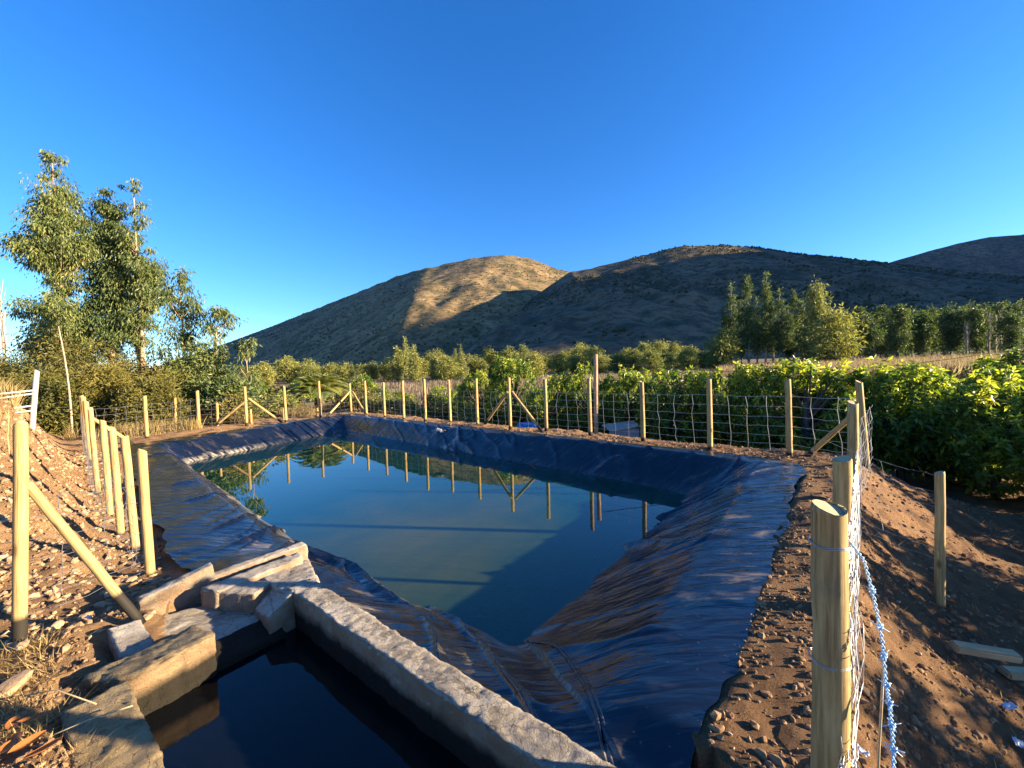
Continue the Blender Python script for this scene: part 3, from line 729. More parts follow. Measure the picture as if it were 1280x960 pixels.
# near right fence, seen end on
nr = empty('pond_fence', (1.25, 1.5, 0), 'timber post and wire fence of thick posts in the right foreground', 'fence', 'fences round the pond')
A_top = aty(1036, 634, 1.50); A = Vector((A_top.x-.0, 1.5, -.1)); B_top = aty(1054, 574, 2.70); C_top = aty(1066, 503, 4.85)
Bp = Vector((B_top.x, 2.70, -.05)); Cp = Vector((C_top.x, 4.85, 0))
pole(nr, 'post', A, A_top, .122, .3); pole(nr, 'post', Bp, B_top, .115, .3); pole(nr, 'post', Cp, C_top, .115, .3)
wire_bay(nr, Bp, Cp, -.05, 0, seed=101, rad=.0019, side=-.075, h1=1.05); wire_bay(nr, Cp, D_corner, 0, 0, seed=102, rad=.0022, side=-.075, h1=1.05)
wire_bay(nr, A, Bp, -.05, -.05, seed=103, rad=.0017, side=-.075, h1=1.05, nh=7)
# short post standing apart on the right slope with its net
rp = onz(1175, 757, -.42); rp.z = ground_z(rp.x, rp.y); rp = onz(1175, 757, rp.z)
sf = empty('side_fence', rp, 'single short post with slack wire net on the bare slope at right', 'fence')
pole(sf, 'post', rp, aty(1175, 590, rp.y), .072, .3)
wire_bay(sf, Vector((rp.x-.62, rp.y+.55, 0)), rp, -.02, rp.z+.22, seed=120, rad=.0016, h0=.20, h1=.98, nh=7, stay=.42, sag=.03, side=.02)

# ------------------------------------------------------------------ loose wire in the right foreground
def helix(pts, r, turns, ph, n=160):
    P = np.array(pts, float); s = np.linspace(0, len(P)-1, n); Q = np.stack([np.interp(s, np.arange(len(P)), P[:, k]) for k in range(3)], 1)
    w = np.ones(9)/9; Qp = np.pad(Q, ((4, 4), (0, 0)), 'edge'); Q = np.stack([np.convolve(Qp[:, k], w, 'valid') for k in range(3)], 1)
    a = np.linspace(0, turns*2*math.pi, n)+ph
    Q[:, 0] += r*np.cos(a); Q[:, 1] += r*np.sin(a); return Q
bw_path = [aty(u, v, y) for u, v, y in [(1058, 672, 1.56), (1080, 700, 1.50), (1093, 750, 1.46), (1103, 800, 1.42), (1107, 850, 1.38), (1112, 880, 1.35), (1116, 920, 1.32), (1118, 975, 1.28), (1119, 1060, 1.25)]]
bwr = empty('barbed_wire', bw_path[0], 'pale blue twisted barbed wire hanging from the foreground post', 'barbed wire')
l0 = np.array(bw_path[0])
for ph in (0, math.pi):
    mb = MB(); mb.tube(helix(bw_path, .0042, 26, ph, 300)-l0, .0027, 5); bst = link('strand', mb.mesh('strand', [M['bluewire']]), bwr)
r = np.random.default_rng(8); HX = helix(bw_path, 0, 1, 0, 100)-l0
for i in (22, 33, 42, 52, 61, 70, 78):
    mb = MB(); c = HX[i]
    for q in range(2):
        dv = r.normal(0, 1, 3); dv[2] *= .5; dv /= np.linalg.norm(dv)
        mb.tube([c-dv*.030, c-dv*.008, c+dv*.008, c+dv*.030], [.0014, .0028, .0028, .0012], 4)
    mb.tube(c+np.c_[.009*np.cos(np.linspace(0, 12, 24)), .009*np.sin(np.linspace(0, 12, 24)), np.linspace(-.010, .010, 24)], .0024, 4)
    link('barb', mb.mesh('barb', [M['bluewire']]), bst)
wb = empty('wire_bundle', (A.x+.09, 1.6, .9), 'tangled bundle of loose galvanised wire ends beside the foreground post', 'wire bundle')
l0 = np.array(wb.location)
ends = [(1072, 575, 2.4), (1078, 620, 2.1), (1068, 690, 1.75)]
for i in range(13):
    n = 11; t = np.linspace(0, 1, n)
    u = np.interp(t, [0, .3, .55, 1], [1071, 1063+r.normal(0, 4), 1064+r.normal(0, 9), 1058+r.normal(0, 10)])+r.normal(0, 5.5, n)*np.clip(t*2.2, .1, 1)
    v = np.interp(t, [0, 1], [560+20*r.random(), 985])+r.normal(0, 5, n); yy = np.interp(t, [0, .35, 1], [2.6, 1.72, 1.38])+r.normal(0, .03, n)
    pts = np.array([aty(a, b, c) for a, b, c in zip(u, v, yy)])-l0
    s = np.linspace(0, n-1, 44); pts = np.stack([np.interp(s, np.arange(n), pts[:, k]) for k in range(3)], 1)
    mb = MB(); mb.tube(pts, .0016+.0006*r.random(), 4); link('strand', mb.mesh('strand', [M['wire']]), wb)
cp = [aty(u, v, y) for u, v, y in [(1104, 840, 1.45), (1102, 880, 1.42), (1099, 930, 1.40), (1096, 1000, 1.38)]]
mb = MB(); mb.tube([np.array(p)-np.array(cp[0]) for p in cp], .0042, 6); tag(link('cord', mb.mesh('cord', [M['cord']]), None, cp[0]), 'short pale cord hanging straight below the blue barbed wire', 'cord')
# wrap of wire round the foreground post
mb = MB(); th = np.linspace(0, 4*math.pi, 70); pr = .066
for zz in (A_top.z-.02-.13, A_top.z-.62):
    mb = MB(); mb.tube(np.c_[A.x+pr*np.cos(th), 1.5+pr*np.sin(th), zz+.012*th/12+.004*np.sin(th*3)]-np.array(nr.location), .0018, 4)
    link('wire_tie', mb.mesh('wire_tie', [M['wire']]), nr)

# ------------------------------------------------------------------ white rail fence and odd poles on the left
wf_b = aty(40.5, 527, 7.2); wf = empty('rail_fence', wf_b, 'leaning white post with pale rails on top of the left mound', 'fence')
o = pole(wf, 'post', wf_b, aty(46, 464, 7.2), .078, .3); o.data = o.data.copy(); o.data.materials[0] = M['white']
for va, vb in ((497, 488), (505, 492), (519, 507), (525, 513)):
    p0 = aty(-60, va, 6.7); p1 = aty(41, vb, 7.15); mb = MB(); mb.tube([np.array(p0-wf_b), np.array((p0+p1)/2-wf_b)+np.array([0, 0, -.01]), np.array(p1-wf_b)], .014, 8); link('rail', mb.mesh('rail', [M['white']]), wf)
def lone_pole(name, p0, p1, r0, r1, mat, label, cat, bend=.0):
    mb = MB(); t = np.linspace(0, 1, 8); d = np.array(p1)-np.array(p0); P = np.outer(t, d); P[:, 0] += bend*np.sin(math.pi*t)
    mb.tube(P, r0+(r1-r0)*t, 8, True, .04, rng); return tag(link(name, mb.mesh(name, [mat]), None, p0), label, cat)
q = aty(88, 512, 13.5); q.z = ground_z(q.x, q.y)-.1
lone_pole('dead_trunk', q, aty(73, 408, 13.5), .036, .016, M['barkpale'], 'thin leaning bare grey trunk in front of the left bushes', 'dead tree', .10)
q = aty(744, 520, 12.6); q.z = ground_z(q.x, q.y)-.2
pt_top = aty(744.5, 443, 12.6)
lone_pole('timber_pole', q, pt_top, .075, .068, M['bark'], 'tall dark timber pole standing behind the far fence', 'pole')
q2 = aty(1300, 432, 12.0)
mb = MB(); t = np.linspace(0, 1, 30); a0 = np.array(pt_top)+np.array([0, 0, -.25]); d = np.array(q2)-a0
P = np.outer(t, d); P[:, 2] -= .55*np.sin(math.pi*t); mb.tube(P, .011, 5)
tag(link('overhead_cable', mb.mesh('overhead_cable', [M['black']]), None, a0), 'thin black cable strung over the orchard to the dark pole', 'cable')
q = aty(547, 515, 60); q.z = ground_z(q.x, q.y); lp = empty('street_lamp', q, 'tiny pale lamp post among the far valley trees', 'lamp post')
h = aty(547, 486, 60).z-q.z; mb = MB(); mb.tube([(0, 0, 0), (0, 0, h)], [.10, .07], 6); link('pole', mb.mesh('pole', [M['white']]), lp)
mb = MB(); mb.tube([(-.9, 0, h), (0, 0, h+.12), (.9, 0, h)], [.14, .10, .14], 6); link('lamp_head', mb.mesh('lamp_head', [M['white']]), lp)

# small pump box with a white sheet on it, and a blue tarp, below the far fence
def bevel_box(sx, sy, sz, b=.02):
    import bmesh
    bm = bmesh.new(); bmesh.ops.create_cube(bm, size=1)
    for v in bm.verts: v.co = Vector((v.co.x*sx, v.co.y*sy, (v.co.z+.5)*sz))
    bmesh.ops.bevel(bm, geom=bm.edges[:], offset=b, segments=2, affect='EDGES')
    return bm
def bm_obj(name, bm, mat, parent=None, loc=None):
    me = bpy.data.meshes.new(name); bm.to_mesh(me); bm.free(); me.materials.append(mat); return link(name, me, parent, loc)
q = aty(780, 552, 13.6); pb_top = aty(780, 534, 13.6).z; gz0 = min(ground_z(q.x, q.y), q.z)
pb = empty('pump_box', (q.x, q.y, gz0), 'small grey box with white sheet lid in the orchard shade', 'box')
pbb = bm_obj('body', bevel_box(.85, .8, pb_top-gz0), M['grey'], pb)
for i in range(7): bm_obj('rib', bevel_box(.03, .02, pb_top-gz0-.1, .006), M['grey'], pbb, (-.36+i*.12, -.41, .03))
o = bm_obj('lid', bevel_box(1.15, 1.0, .03, .008), M['white'], pb, (-.08, -.05, pb_top-gz0+.05)); o.rotation_euler = (.06, -.10, .1)
q = aty(659, 523, 14.6); gz0 = ground_z(q.x, q.y)
xs = np.linspace(-.48, .48, 22); ys = np.linspace(-.45, .45, 18); X, Y = np.meshgrid(xs, ys)
Zt = (q.z-gz0)*np.clip(1.25-(np.abs(X)/.55)**3-(np.abs(Y)/.52)**3, 0.02, 1)*.85+fbm(X*4, Y*4, o=3, seed=5)*.05
tag(link('blue_tarp', build_mesh('blue_tarp', np.stack([X, Y, Zt], -1), grid_quads(22, 18), mats=[M['tarp']]), None, (q.x, q.y, gz0)), 'bright blue tarp heaped behind the far fence', 'tarp')

# ------------------------------------------------------------------ foliage
def leaf_geo(Cn, L, Wd, D, r, fold=.25):
    """rhombic folded leaves: base, left, tip, right"""
    n = len(Cn); L = np.broadcast_to(L, (n,)); Wd = np.broadcast_to(Wd, (n,))
    D = D/(np.linalg.norm(D, axis=1)[:, None]+1e-9)
    S = np.cross(D, r.normal(0, 1, (n, 3))); S /= np.linalg.norm(S, axis=1)[:, None]+1e-9
    Nn = np.cross(S, D)
    base = Cn; tip = Cn+D*L[:, None]-np.array([0, 0, 1])*(L*.12)[:, None]; mid = Cn+D*(L*.45)[:, None]+Nn*(Wd*fold)[:, None]
    V = np.stack([base, mid+S*(Wd/2)[:, None], tip, mid-S*(Wd/2)[:, None]], 1)
    return V
def crown_mesh(name, Vs, rn, mat):
    V = np.concatenate(Vs); n = len(V); rn = np.concatenate(rn)
    return build_mesh(name, V.reshape(-1, 3), np.arange(n*4).reshape(n, 4), smooth=False, rnd=np.repeat(rn, 4), mats=[mat])
def unit(r, n):
    v = r.normal(0, 1, (n, 3)); return v/np.linalg.norm(v, axis=1)[:, None]

def euc_tree(seed, H, prof, nclump, per, lsize, trunk_r, lean=(0, 0), bare=.25, trunks=1, droop=.9, clump_r=.7, mat='euc', bark='bark'):
    """prof: list of (height fraction, crown radius m)"""
    r = np.random.default_rng(seed); hf = np.array([p[0] for p in prof]); hr = np.array([p[1] for p in prof])
    mb = MB(); tr = []
    for k in range(trunks):
        n = 10; t = np.linspace(0, 1, n); an = r.random()*6.28; sp = .0 if trunks == 1 else .5
        x = lean[0]*t**1.3+np.cumsum(r.normal(0, .05, n))*.7+sp*math.cos(an)*(.4+t); y = lean[1]*t**1.3+np.cumsum(r.normal(0, .05, n))*.7+sp*math.sin(an)*(.4+t)
        P = np.c_[x, y, t*H*(.96 if k == 0 else .8)]; tr.append(P); mb.tube(P, trunk_r*(1-t*.88), 8)
    Vs, rn = [], []
    w = np.interp(np.linspace(0, 1, 200), hf, hr)**1.3; cdf = np.cumsum(w)/w.sum()
    for i in range(nclump):
        h = np.interp(r.random(), cdf, np.linspace(0, 1, 200)); R = np.interp(h, hf, hr)
        if R < .05: continue
        P = tr[r.integers(len(tr))]; zt = min(h*H, P[-1, 2]); bx = np.interp(zt, P[:, 2], P[:, 0]); by = np.interp(zt, P[:, 2], P[:, 1])
        an = r.random()*6.2832; rad = R*math.sqrt(r.random())*(.6+.5*r.random())
        c = np.array([bx+math.cos(an)*rad, by+math.sin(an)*rad, h*H])
        zb = max(bare*H*.7, h*H-rad*(.5+.6*r.random())-.3); zb = min(zb, P[-1, 2])
        b0 = np.array([np.interp(zb, P[:, 2], P[:, 0]), np.interp(zb, P[:, 2], P[:, 1]), zb])
        if rad > .25:
            m = (b0+c)/2+np.array([0, 0, -.1*rad]); mb.tube([b0, m, c], [trunk_r*.22*(1-zb/H)+.012, .015, .006], 4, False)
        cr = clump_r*(.55+.75*r.random())*min(1., .45+R/2.2); nl = max(6, int(per*(.5+r.random())*cr/clump_r))
        pts = c+r.normal(0, 1, (nl, 3))*np.array([.42, .42, .36])*cr
        D = unit(r, nl)*(1-droop*.5)+np.array([0, 0, -1])*droop+(pts-c)/cr*.5
        L = lsize*(.6+.8*r.random(nl)); Vs.append(leaf_geo(pts, L, L*.30, D, r)); rn.append(np.clip(r.random(nl)*.75+.25*r.random(), 0, 1))
    return mb.mesh('trunk', [M[bark]]), crown_mesh('crown', Vs, rn, M[mat])
def bush(seed, H, Rr, nclump, per, lsize, mat='acacia', bark='barkdark', aspect=.2):
    r = np.random.default_rng(seed); mb = MB(); Vs, rn = [], []
    for i in range(nclump):
        d = unit(r, 1)[0]; d[2] = abs(d[2]); q = .55+.45*r.random()**.5
        c = np.array([d[0]*Rr*q*(1-.25*d[2]), d[1]*Rr*q*(1-.25*d[2]), H*(.12+.80*d[2]*q)+H*.05*r.normal()])
        if i < 22: mb.tube([(c[0]*.08, c[1]*.08, -.1), (c[0]*.35, c[1]*.35, c[2]*.5), c], [.05, .03, .008], 5, False)
        cr = (.22+.22*r.random())*min(H, Rr)*.75; nl = int(per*(.6+.8*r.random()))
        pts = c+r.normal(0, .45, (nl, 3))*cr; D = unit(r, nl)+(pts-c)/cr*.8+np.array([0, 0, .25])
        L = lsize*(.6+.8*r.random(nl)); Vs.append(leaf_geo(pts, L, L*aspect*2, D, r)); rn.append(np.clip(.5*r.random(nl)+.5*r.random(), 0, 1))
    return mb.mesh('stem', [M[bark]]), crown_mesh('crown', Vs, rn, M[mat])
def avocado(seed, H=3.4, Rr=1.75, tips=640, per=11, L0=.165):
    r = np.random.default_rng(seed); mb = MB(); Vs, rn = [], []
    mb.tube([(0, 0, -.2), (.03, .02, .5), (.05, -.03, H*.55)], [.09, .075, .04], 8)
    lob = unit(r, 24); lob[:8, 2] = -.55-.35*r.random(8); lob[:8] /= np.linalg.norm(lob[:8]*np.array([1, 1, .55]), axis=1)[:, None]; lr = .6+.4*r.random(24)
    for i in range(tips):
        li = r.integers(24); dl = unit(r, 1)[0]; dl = dl if dl@lob[li] > -.2 else -dl
        d = lob[li]*.66*lr[li]+dl*.36*(.6+.4*r.random()); q = 1.
        z = H*.53+d[2]*H*.47*q
        if z < .12: z = .12+.2*r.random()
        c = np.array([d[0]*Rr*q, d[1]*Rr*q, z])
        if i % 6 == 0: mb.tube([(.04, 0, min(H*.5, z*.5+.2)), c*np.array([.5, .5, .8]), c], [.035, .02, .006], 4, False)
        new = r.random() < (.10+.60*max(0, d[2]))  # yellower towards the top: young growth plus sunlit crown tops put into colour
        nl = per+int(r.integers(-3, 4)); a = np.arange(nl)*2.4+r.random()*6; el = np.linspace(-.95, .9 if new else .25, nl)+r.normal(0, .28, nl)
        ax = d*np.array([1, 1, .5])+np.array([0, 0, .55]); ax /= np.linalg.norm(ax)
        u = np.cross(ax, [0, 0, 1.]) ; u = u/(np.linalg.norm(u)+1e-6); w = np.cross(ax, u)
        D = np.cos(el)[:, None]*(np.cos(a)[:, None]*u+np.sin(a)[:, None]*w)+np.sin(el)[:, None]*ax
        pts = c+ax*np.linspace(-.09, .05, nl)[:, None]
        L = L0*(.65+.6*r.random(nl)); Vs.append(leaf_geo(pts, L, L*.40, D, r, .16))
        rn.append(np.clip((.62+.4*r.random(nl)) if new else .08+.55*r.random(nl), 0, 1))
    return mb.mesh('trunk', [M['barkdark']]), crown_mesh('crown', Vs, rn, M['avo'])
def place_tree(name, tm, cm, loc, label, cat, group=None, rot=0, sc=(1, 1, 1), trunk='trunk'):
    e = empty(name, loc, label, cat, group); e.rotation_euler = (0, 0, rot); e.scale = sc
    link(trunk, tm, e); link('crown', cm, e); return e
ORD = ['first', 'second', 'third', 'fourth', 'fifth', 'sixth', 'seventh', 'eighth', 'ninth', 'tenth', 'eleventh', 'twelfth', 'thirteenth', 'fourteenth', 'fifteenth', 'sixteenth', 'seventeenth', 'eighteenth', 'nineteenth', 'twentieth']
def ordn(i):
    if i < 20: return ORD[i]
    tens = ['', '', 'twenty', 'thirty', 'forty', 'fifty', 'sixty', 'seventy', 'eighty', 'ninety'][(i+1)//10]; o = (i+1) % 10
    return tens[:-1]+'ieth' if o == 0 else tens+'-'+ORD[o-1]

# tall eucalyptus on the left
def euc_at(u, vtop, Yd, prof, label, seed, **kw):
    p = aty(u, 500, Yd); gz0 = ground_z(p.x, p.y); H = aty(u, vtop, Yd).z-gz0
    tm, cm = euc_tree(seed, H, prof, **kw)
    return place_tree('eucalyptus_tree', tm, cm, (p.x, p.y, gz0), label, 'tree', 'tall eucalyptus on the left')
euc_at(84, 180, 21, [(0, 0), (.16, .3), (.24, 1.7), (.40, 1.6), (.46, .7), (.52, .8), (.57, 1.4), (.63, 2.0), (.69, 1.2), (.78, 1.05), (.90, .62), (.97, .28), (1, .06)], 'tallest eucalyptus with bare lower trunk at the left edge', 11, nclump=225, per=180, lsize=.18, trunk_r=.17, clump_r=.60)
euc_at(143, 222, 22, [(0, 0), (.22, .2), (.3, .9), (.5, .95), (.7, .8), (.85, .55), (.95, .3), (1, .08)], 'slim eucalyptus just right of the tallest tree', 12, nclump=165, per=180, lsize=.18, trunk_r=.15, clump_r=.55)
euc_at(183, 226, 22.5, [(0, 0), (.26, .1), (.34, .5), (.45, .9), (.6, 1.0), (.75, .7), (.88, .45), (.96, .25), (1, .08)], 'eucalyptus with reddish twin trunks right of the slim one', 13, nclump=145, per=180, lsize=.18, trunk_r=.13, trunks=2, clump_r=.55)
euc_at(236, 330, 18.5, [(0, 0), (.1, .6), (.3, 1.0), (.5, .9), (.65, .9), (.8, .75), (.93, .4), (1, .15)], 'smaller loose eucalyptus at the right end of the left group', 14, nclump=75, per=110, lsize=.17, trunk_r=.09, clump_r=.55)
euc_at(264, 375, 18.2, [(0, 0), (.1, .8), (.3, 1.0), (.45, .8), (.6, .5), (.75, .75), (.9, .55), (1, .2)], 'short eucalyptus leaning right beside the smaller loose one', 15, nclump=50, per=110, lsize=.17, trunk_r=.07, clump_r=.5, lean=(.5, 0))
euc_at(306, 416, 17.6, [(0, 0), (.1, .5), (.35, .5), (.5, .55), (.7, .2), (.85, .55), (1, .25)], 'sapling eucalyptus against the mountain foot right of the left group', 16, nclump=26, per=100, lsize=.16, trunk_r=.04, clump_r=.42)
# bushes under them
BU = [(20, 448, 19, 2.4, 'acacia'), (70, 420, 20, 2.6, 'acacia'), (120, 415, 18.5, 2.6, 'acacia'), (165, 440, 17.5, 2.2, 'acacia'), (40, 462, 15.5, 1.7, 'acacia'), (205, 462, 16.5, 1.9, 'acacia'), (255, 432, 17.6, 1.8, 'euc'), (225, 450, 19.5, 2.0, 'euc'), (290, 470, 16.8, 1.2, 'euc'), (190, 470, 14.6, 1.2, 'acacia'), (130, 455, 15.0, 1.5, 'acacia'), (-20, 440, 20, 2.6, 'acacia'), (90, 470, 14.2, 1.1, 'acacia')]
for i, (u, vt, Yd, Rr, mt) in enumerate(sorted(BU)):
    p = aty(u, 500, Yd); gz0 = ground_z(p.x, p.y); H = max(1.0, aty(u, vt, Yd).z-gz0)
    tm, cm = bush(200+i, H, Rr, 110, 95, .15 if mt == 'acacia' else .17, mt, aspect=.13 if mt == 'acacia' else .17)
    place_tree('bush', tm, cm, (p.x, p.y, gz0), '%s bush, %s from the left under the tall eucalyptus' % ('olive fine-leaved' if mt == 'acacia' else 'dark drooping', ordn(i)), 'bush', 'bushes under the left trees', trunk='stem')
# bare poplar at left edge and bare pale poplars at right edge
def bare_poplar(seed, H, w):
    r = np.random.default_rng(seed); mb = MB(); mb.tube([(0, 0, 0), (.05, 0, H*.5), (.0, .05, H)], [.13, .08, .015], 7)
    tw = MB()
    for i in range(46):
        z = H*(.12+.8*r.random()); a = r.random()*6.28; l = H*.28*(1-z/H*.6)
        e = np.array([math.cos(a)*w*r.random(), math.sin(a)*w*r.random(), 0]); tw.tube([(0, 0, z), e*.6+np.array([0, 0, z+l*.4]), e+np.array([0, 0, min(H*1.02, z+l)])], [.035, .022, .008], 4, False)
    return mb.mesh('trunk', [M['barkpale']]), tw.mesh('branch', [M['barkpale']])
BP = [bare_poplar(s, 8., .55) for s in (1, 2, 3)]
def poplar_at(i, u, vt, Yd, label):
    p = aty(u, 470, Yd); gz0 = ground_z(p.x, p.y); H = aty(u, vt, Yd).z-gz0; tm, bm_ = BP[i % 3]
    e = empty('bare_poplar', (p.x, p.y, gz0), label, 'tree', 'bare poplars'); e.scale = (1, 1, H/8.); e.rotation_euler = (0, 0, i*1.3)
    link('trunk', tm, e); link('branches', bm_, e)
poplar_at(0, 7, 338, 34, 'leafless pale poplar at the far left edge')
for i, (u, vt) in enumerate([(1208, 402), (1236, 390), (1244, 394), (1251, 388), (1259, 392), (1267, 390), (1274, 394)]):
    poplar_at(i, u, vt, 62+i*.8, 'leafless pale poplar, %s from the left of those at the right edge' % ORD[i])
# palm
q = aty(400, 507, 20.3); gz0 = ground_z(q.x, q.y); pc = aty(400, 491, 20.3).z-gz0
pl = empty('palm', (q.x, q.y, gz0), 'short stout palm with spreading fronds behind the left back fence', 'palm')
mb = MB(); mb.tube([(0, 0, -.1), (0, 0, pc*.5), (0, 0, pc)], [.26, .24, .16], 10, True, .05, rng); link('trunk', mb.mesh('trunk', [M['barkdark']]), pl)
def frond(seed):
    r = np.random.default_rng(seed); n = 16; t = np.linspace(0, 1, n); el = R_(62)*(1-t)-R_(35)*t
    st = 1.55/n; P = np.zeros((n, 3)); 
    for i in range(1, n): P[i] = P[i-1]+st*np.array([math.cos(el[i]), 0, math.sin(el[i])])
    Vs = []
    for s in (-1, 1):
        for i in range(2, n):
            for h in (0, .5):
                b = P[i-1]+(P[i]-P[i-1])*h; dv = np.array([[.55, s*.85, .12]]); L = .46*math.sin(math.pi*min(1, .15+.85*t[i]))+.08
                dv = dv/np.linalg.norm(dv); w = np.array([P[i]-P[i-1]]); w = w/np.linalg.norm(w)
                Vs.append(np.stack([b-w[0]*.034, b+dv[0]*L*.5+w[0]*.034, b+dv[0]*L-np.array([0, 0, .06]), b+dv[0]*L*.5-w[0]*.034])[None])
    V = np.concatenate(Vs).reshape(-1, 3); nq = len(V)//4
    mb = MB(); mb.tube(P, .022*(1-t*.8), 5, False); SV = mb.V[0]
    Q = np.concatenate([np.arange(nq*4).reshape(-1, 4), mb.Q[0]+nq*4]); V = np.concatenate([V, SV])
    return build_mesh('frond', V, Q, smooth=False, rnd=np.repeat(r.random(), len(V)), mats=[M['palm']])
FRD = [frond(i) for i in range(4)]
for i in range(34):
    o = link('frond', FRD[i % 4], pl, (0, 0, pc)); lay = i/34
    o.rotation_euler = (rng.normal(0, .1), R_(-32+lay*62), i*2.399); o.scale = (1.35-.3*(1-lay),)*3

# avocado orchard
AVO = [avocado(300+i) for i in range(6)]
AV = []   # (x, y, top z, radius factor)
def avo(u, Yd, vt, rf=1.): p = aty(u, vt-(20 if len(AV) < 8 else 9 if len(AV) < 13 else -9 if len(AV) < 25 else 0), Yd); AV.append((p.x, p.y, p.z, rf))
for a in [(598, 19.5, 474), (640, 18.2, 466, 1.0), (688, 16.8, 471), (738, 16.0, 469), (788, 15.0, 474, .9), (836, 13.8, 464, 1.05), (902, 13.0, 476, .9), (948, 12.2, 478, .9), (1010, 11.2, 452, 1.05), (1078, 11.0, 470), (1128, 10.6, 456, 1.05), (1190, 10.6, 468, .9), (1246, 9.2, 456, 1.1),
          (620, 23, 474), (668, 22, 470), (716, 21, 470), (764, 20, 472), (812, 19, 473), (862, 18, 474, .9), (925, 17, 474, .8), (985, 16, 468), (1050, 15.5, 462), (1105, 14.5, 462), (1165, 14.5, 462), (1225, 13.5, 452), (1285, 12.8, 436, 1.1),
          (1290, 10.5, 446, 1.1), (640, 27, 474), (705, 26, 472), (770, 25, 472), (555, 25, 480, .8), (580, 29, 478, .8), (1300, 17, 446), (1350, 15, 440)]: avo(*a)
AV += [(11.5, 6.6, 1.5, 1.1), (9.0, 2.9, 1.95, .95), (8.8, .3, 2.15, .95), (9.5, -2.2, 2.1, 1.0), (12.0, 3.2, 2.2, 1.1), (12.2, -.6, 2.4, 1.1), (12, -3.6, 2.3, 1.1), (15, 5.4, 2.0, 1.1), (15, 1.2, 2.5, 1.1), (13.6, 8.8, 1.9, 1.1)]
for i, (x, y, zt, rf) in enumerate(AV):
    gz0 = ground_z(x, y)-.03; H = zt-gz0; tm, cm = AVO[i % 6]
    if i < 13: lab = 'leafy avocado tree, %s from the left in the row nearest the far fence' % ORD[i]
    elif i < 26: lab = 'leafy avocado tree, %s from the left in the second orchard row' % ORD[i-13]
    else: lab = 'leafy avocado tree deep in the orchard, outlying tree %s in line' % ORD[(i-26) % 20]
    sx = rf*((.66+.24*rng.random()) if i < 26 else .9)*(1.2 if i in (8, 10, 12, 24, 25) else 1); H *= .90+.14*rng.random()
    place_tree('avocado_tree', tm, cm, (x, y, gz0), lab, 'tree', 'avocado orchard', rng.random()*6.28, (sx*1.08, sx*1.08, H/(3.05 if i < 34 else 3.5)))

# low shrubs between the back fence and the valley
SH = [(445, 478, 22), (470, 484, 24), (500, 490, 27), (520, 503, 21), (545, 502, 20), (330, 488, 18), (350, 482, 20), (410, 470, 30), (455, 470, 32), (480, 500, 19.5), (290, 492, 16), (572, 498, 21), (318, 478, 24), (375, 476, 28), (590, 506, 17.5)]
SHM = [bush(400+i, 1.6, 1.2, 46, 60, .17, ('acacia', 'avo', 'far')[i % 3], aspect=.2) for i in range(6)]
for i, (u, vt, Yd) in enumerate(sorted(SH)):
    p = aty(u, 500, Yd); gz0 = ground_z(p.x, p.y); H = max(.7, aty(u, vt, Yd).z-gz0); tm, cm = SHM[i % 6]; s = .8+.5*rng.random()
    place_tree('shrub', tm, cm, (p.x, p.y, gz0), 'low roadside shrub, %s from the left between back fence and orchard' % ordn(i), 'shrub', 'low shrubs', rng.random()*6.28, (s, s, H/1.6), 'stem')

# far trees: variants, then one object each
def far_tree(seed, kind):
    if kind == 'cone': return euc_tree(seed, 10., [(0, 0), (.03, .8), (.12, 1.9), (.35, 1.9), (.6, 1.3), (.82, .7), (1, .12)], 120, 26, .55, .16, droop=.15, clump_r=.8, mat='farcon', bark='barkdark', bare=.1)
    if kind == 'tall': return euc_tree(seed, 16., [(0, 0), (.16, .1), (.24, .7), (.45, 1.0), (.65, .95), (.85, .5), (1, .05)], 100, 44, .42, .20, droop=.5, clump_r=.85, mat='fardark', bark='barkpale', bare=.2)
    if kind == 'broad': return euc_tree(seed, 14., [(0, 0), (.03, 1.0), (.1, 2.6), (.3, 3.4), (.55, 2.7), (.75, 1.7), (.9, .8), (1, .1)], 210, 36, .6, .28, droop=.3, clump_r=1.2, mat='farcon', bark='barkdark', bare=.08)
    if kind == 'grove': return euc_tree(seed, 10., [(0, 0), (.10, .3), (.30, 1.0), (.55, 1.9), (.75, 2.0), (.90, 1.2), (1, .3)], 110, 36, .5, .13, droop=.1, clump_r=.85, mat='fardark', bark='barkpale', bare=.35)
    return euc_tree(seed, 8., [(0, 0), (.06, .8), (.18, 2.0), (.45, 2.8), (.7, 2.6), (.88, 1.6), (1, .4)], 130, 28, .55, .2, droop=.1, clump_r=1.1, mat='far', bark='barkdark', bare=.1)
FT = {k: [far_tree(500+i*7+j, k) for i in range(3)] for j, k in enumerate(('cone', 'tall', 'round', 'broad', 'grove'))}
FH = dict(cone=10., tall=16., round=8., broad=14., grove=10.)
LINE = []
for u, vt in [(497, 428), (508, 421), (519, 430), (545, 437), (557, 441), (570, 436), (578, 431), (588, 439), (604, 446)]: LINE.append((u, vt, 88, 'cone', .9))
for u, vt in [(372, 450), (440, 452), (470, 460), (645, 436), (662, 440), (735, 431), (752, 440)]: LINE.append((u, vt, 100, 'cone', .8))
for u, vt in [(318, 466), (345, 460), (362, 464), (395, 460), (415, 458), (456, 468), (530, 458), (616, 452), (630, 445), (652, 446), (680, 442), (700, 440), (716, 437), (760, 446), (785, 436), (806, 427), (825, 425), (846, 428), (866, 432), (885, 446), (772, 452), (740, 452), (690, 455)]: LINE.append((u, vt, 95, 'round', 1.05))
for u, vt in [(330, 470), (385, 468), (430, 466), (485, 464), (560, 466), (600, 462), (640, 462), (668, 460), (720, 460), (750, 462), (800, 452), (830, 452), (860, 455), (890, 455), (815, 464), (850, 466), (780, 466)]: LINE.append((u, vt, 70, 'round', .9))
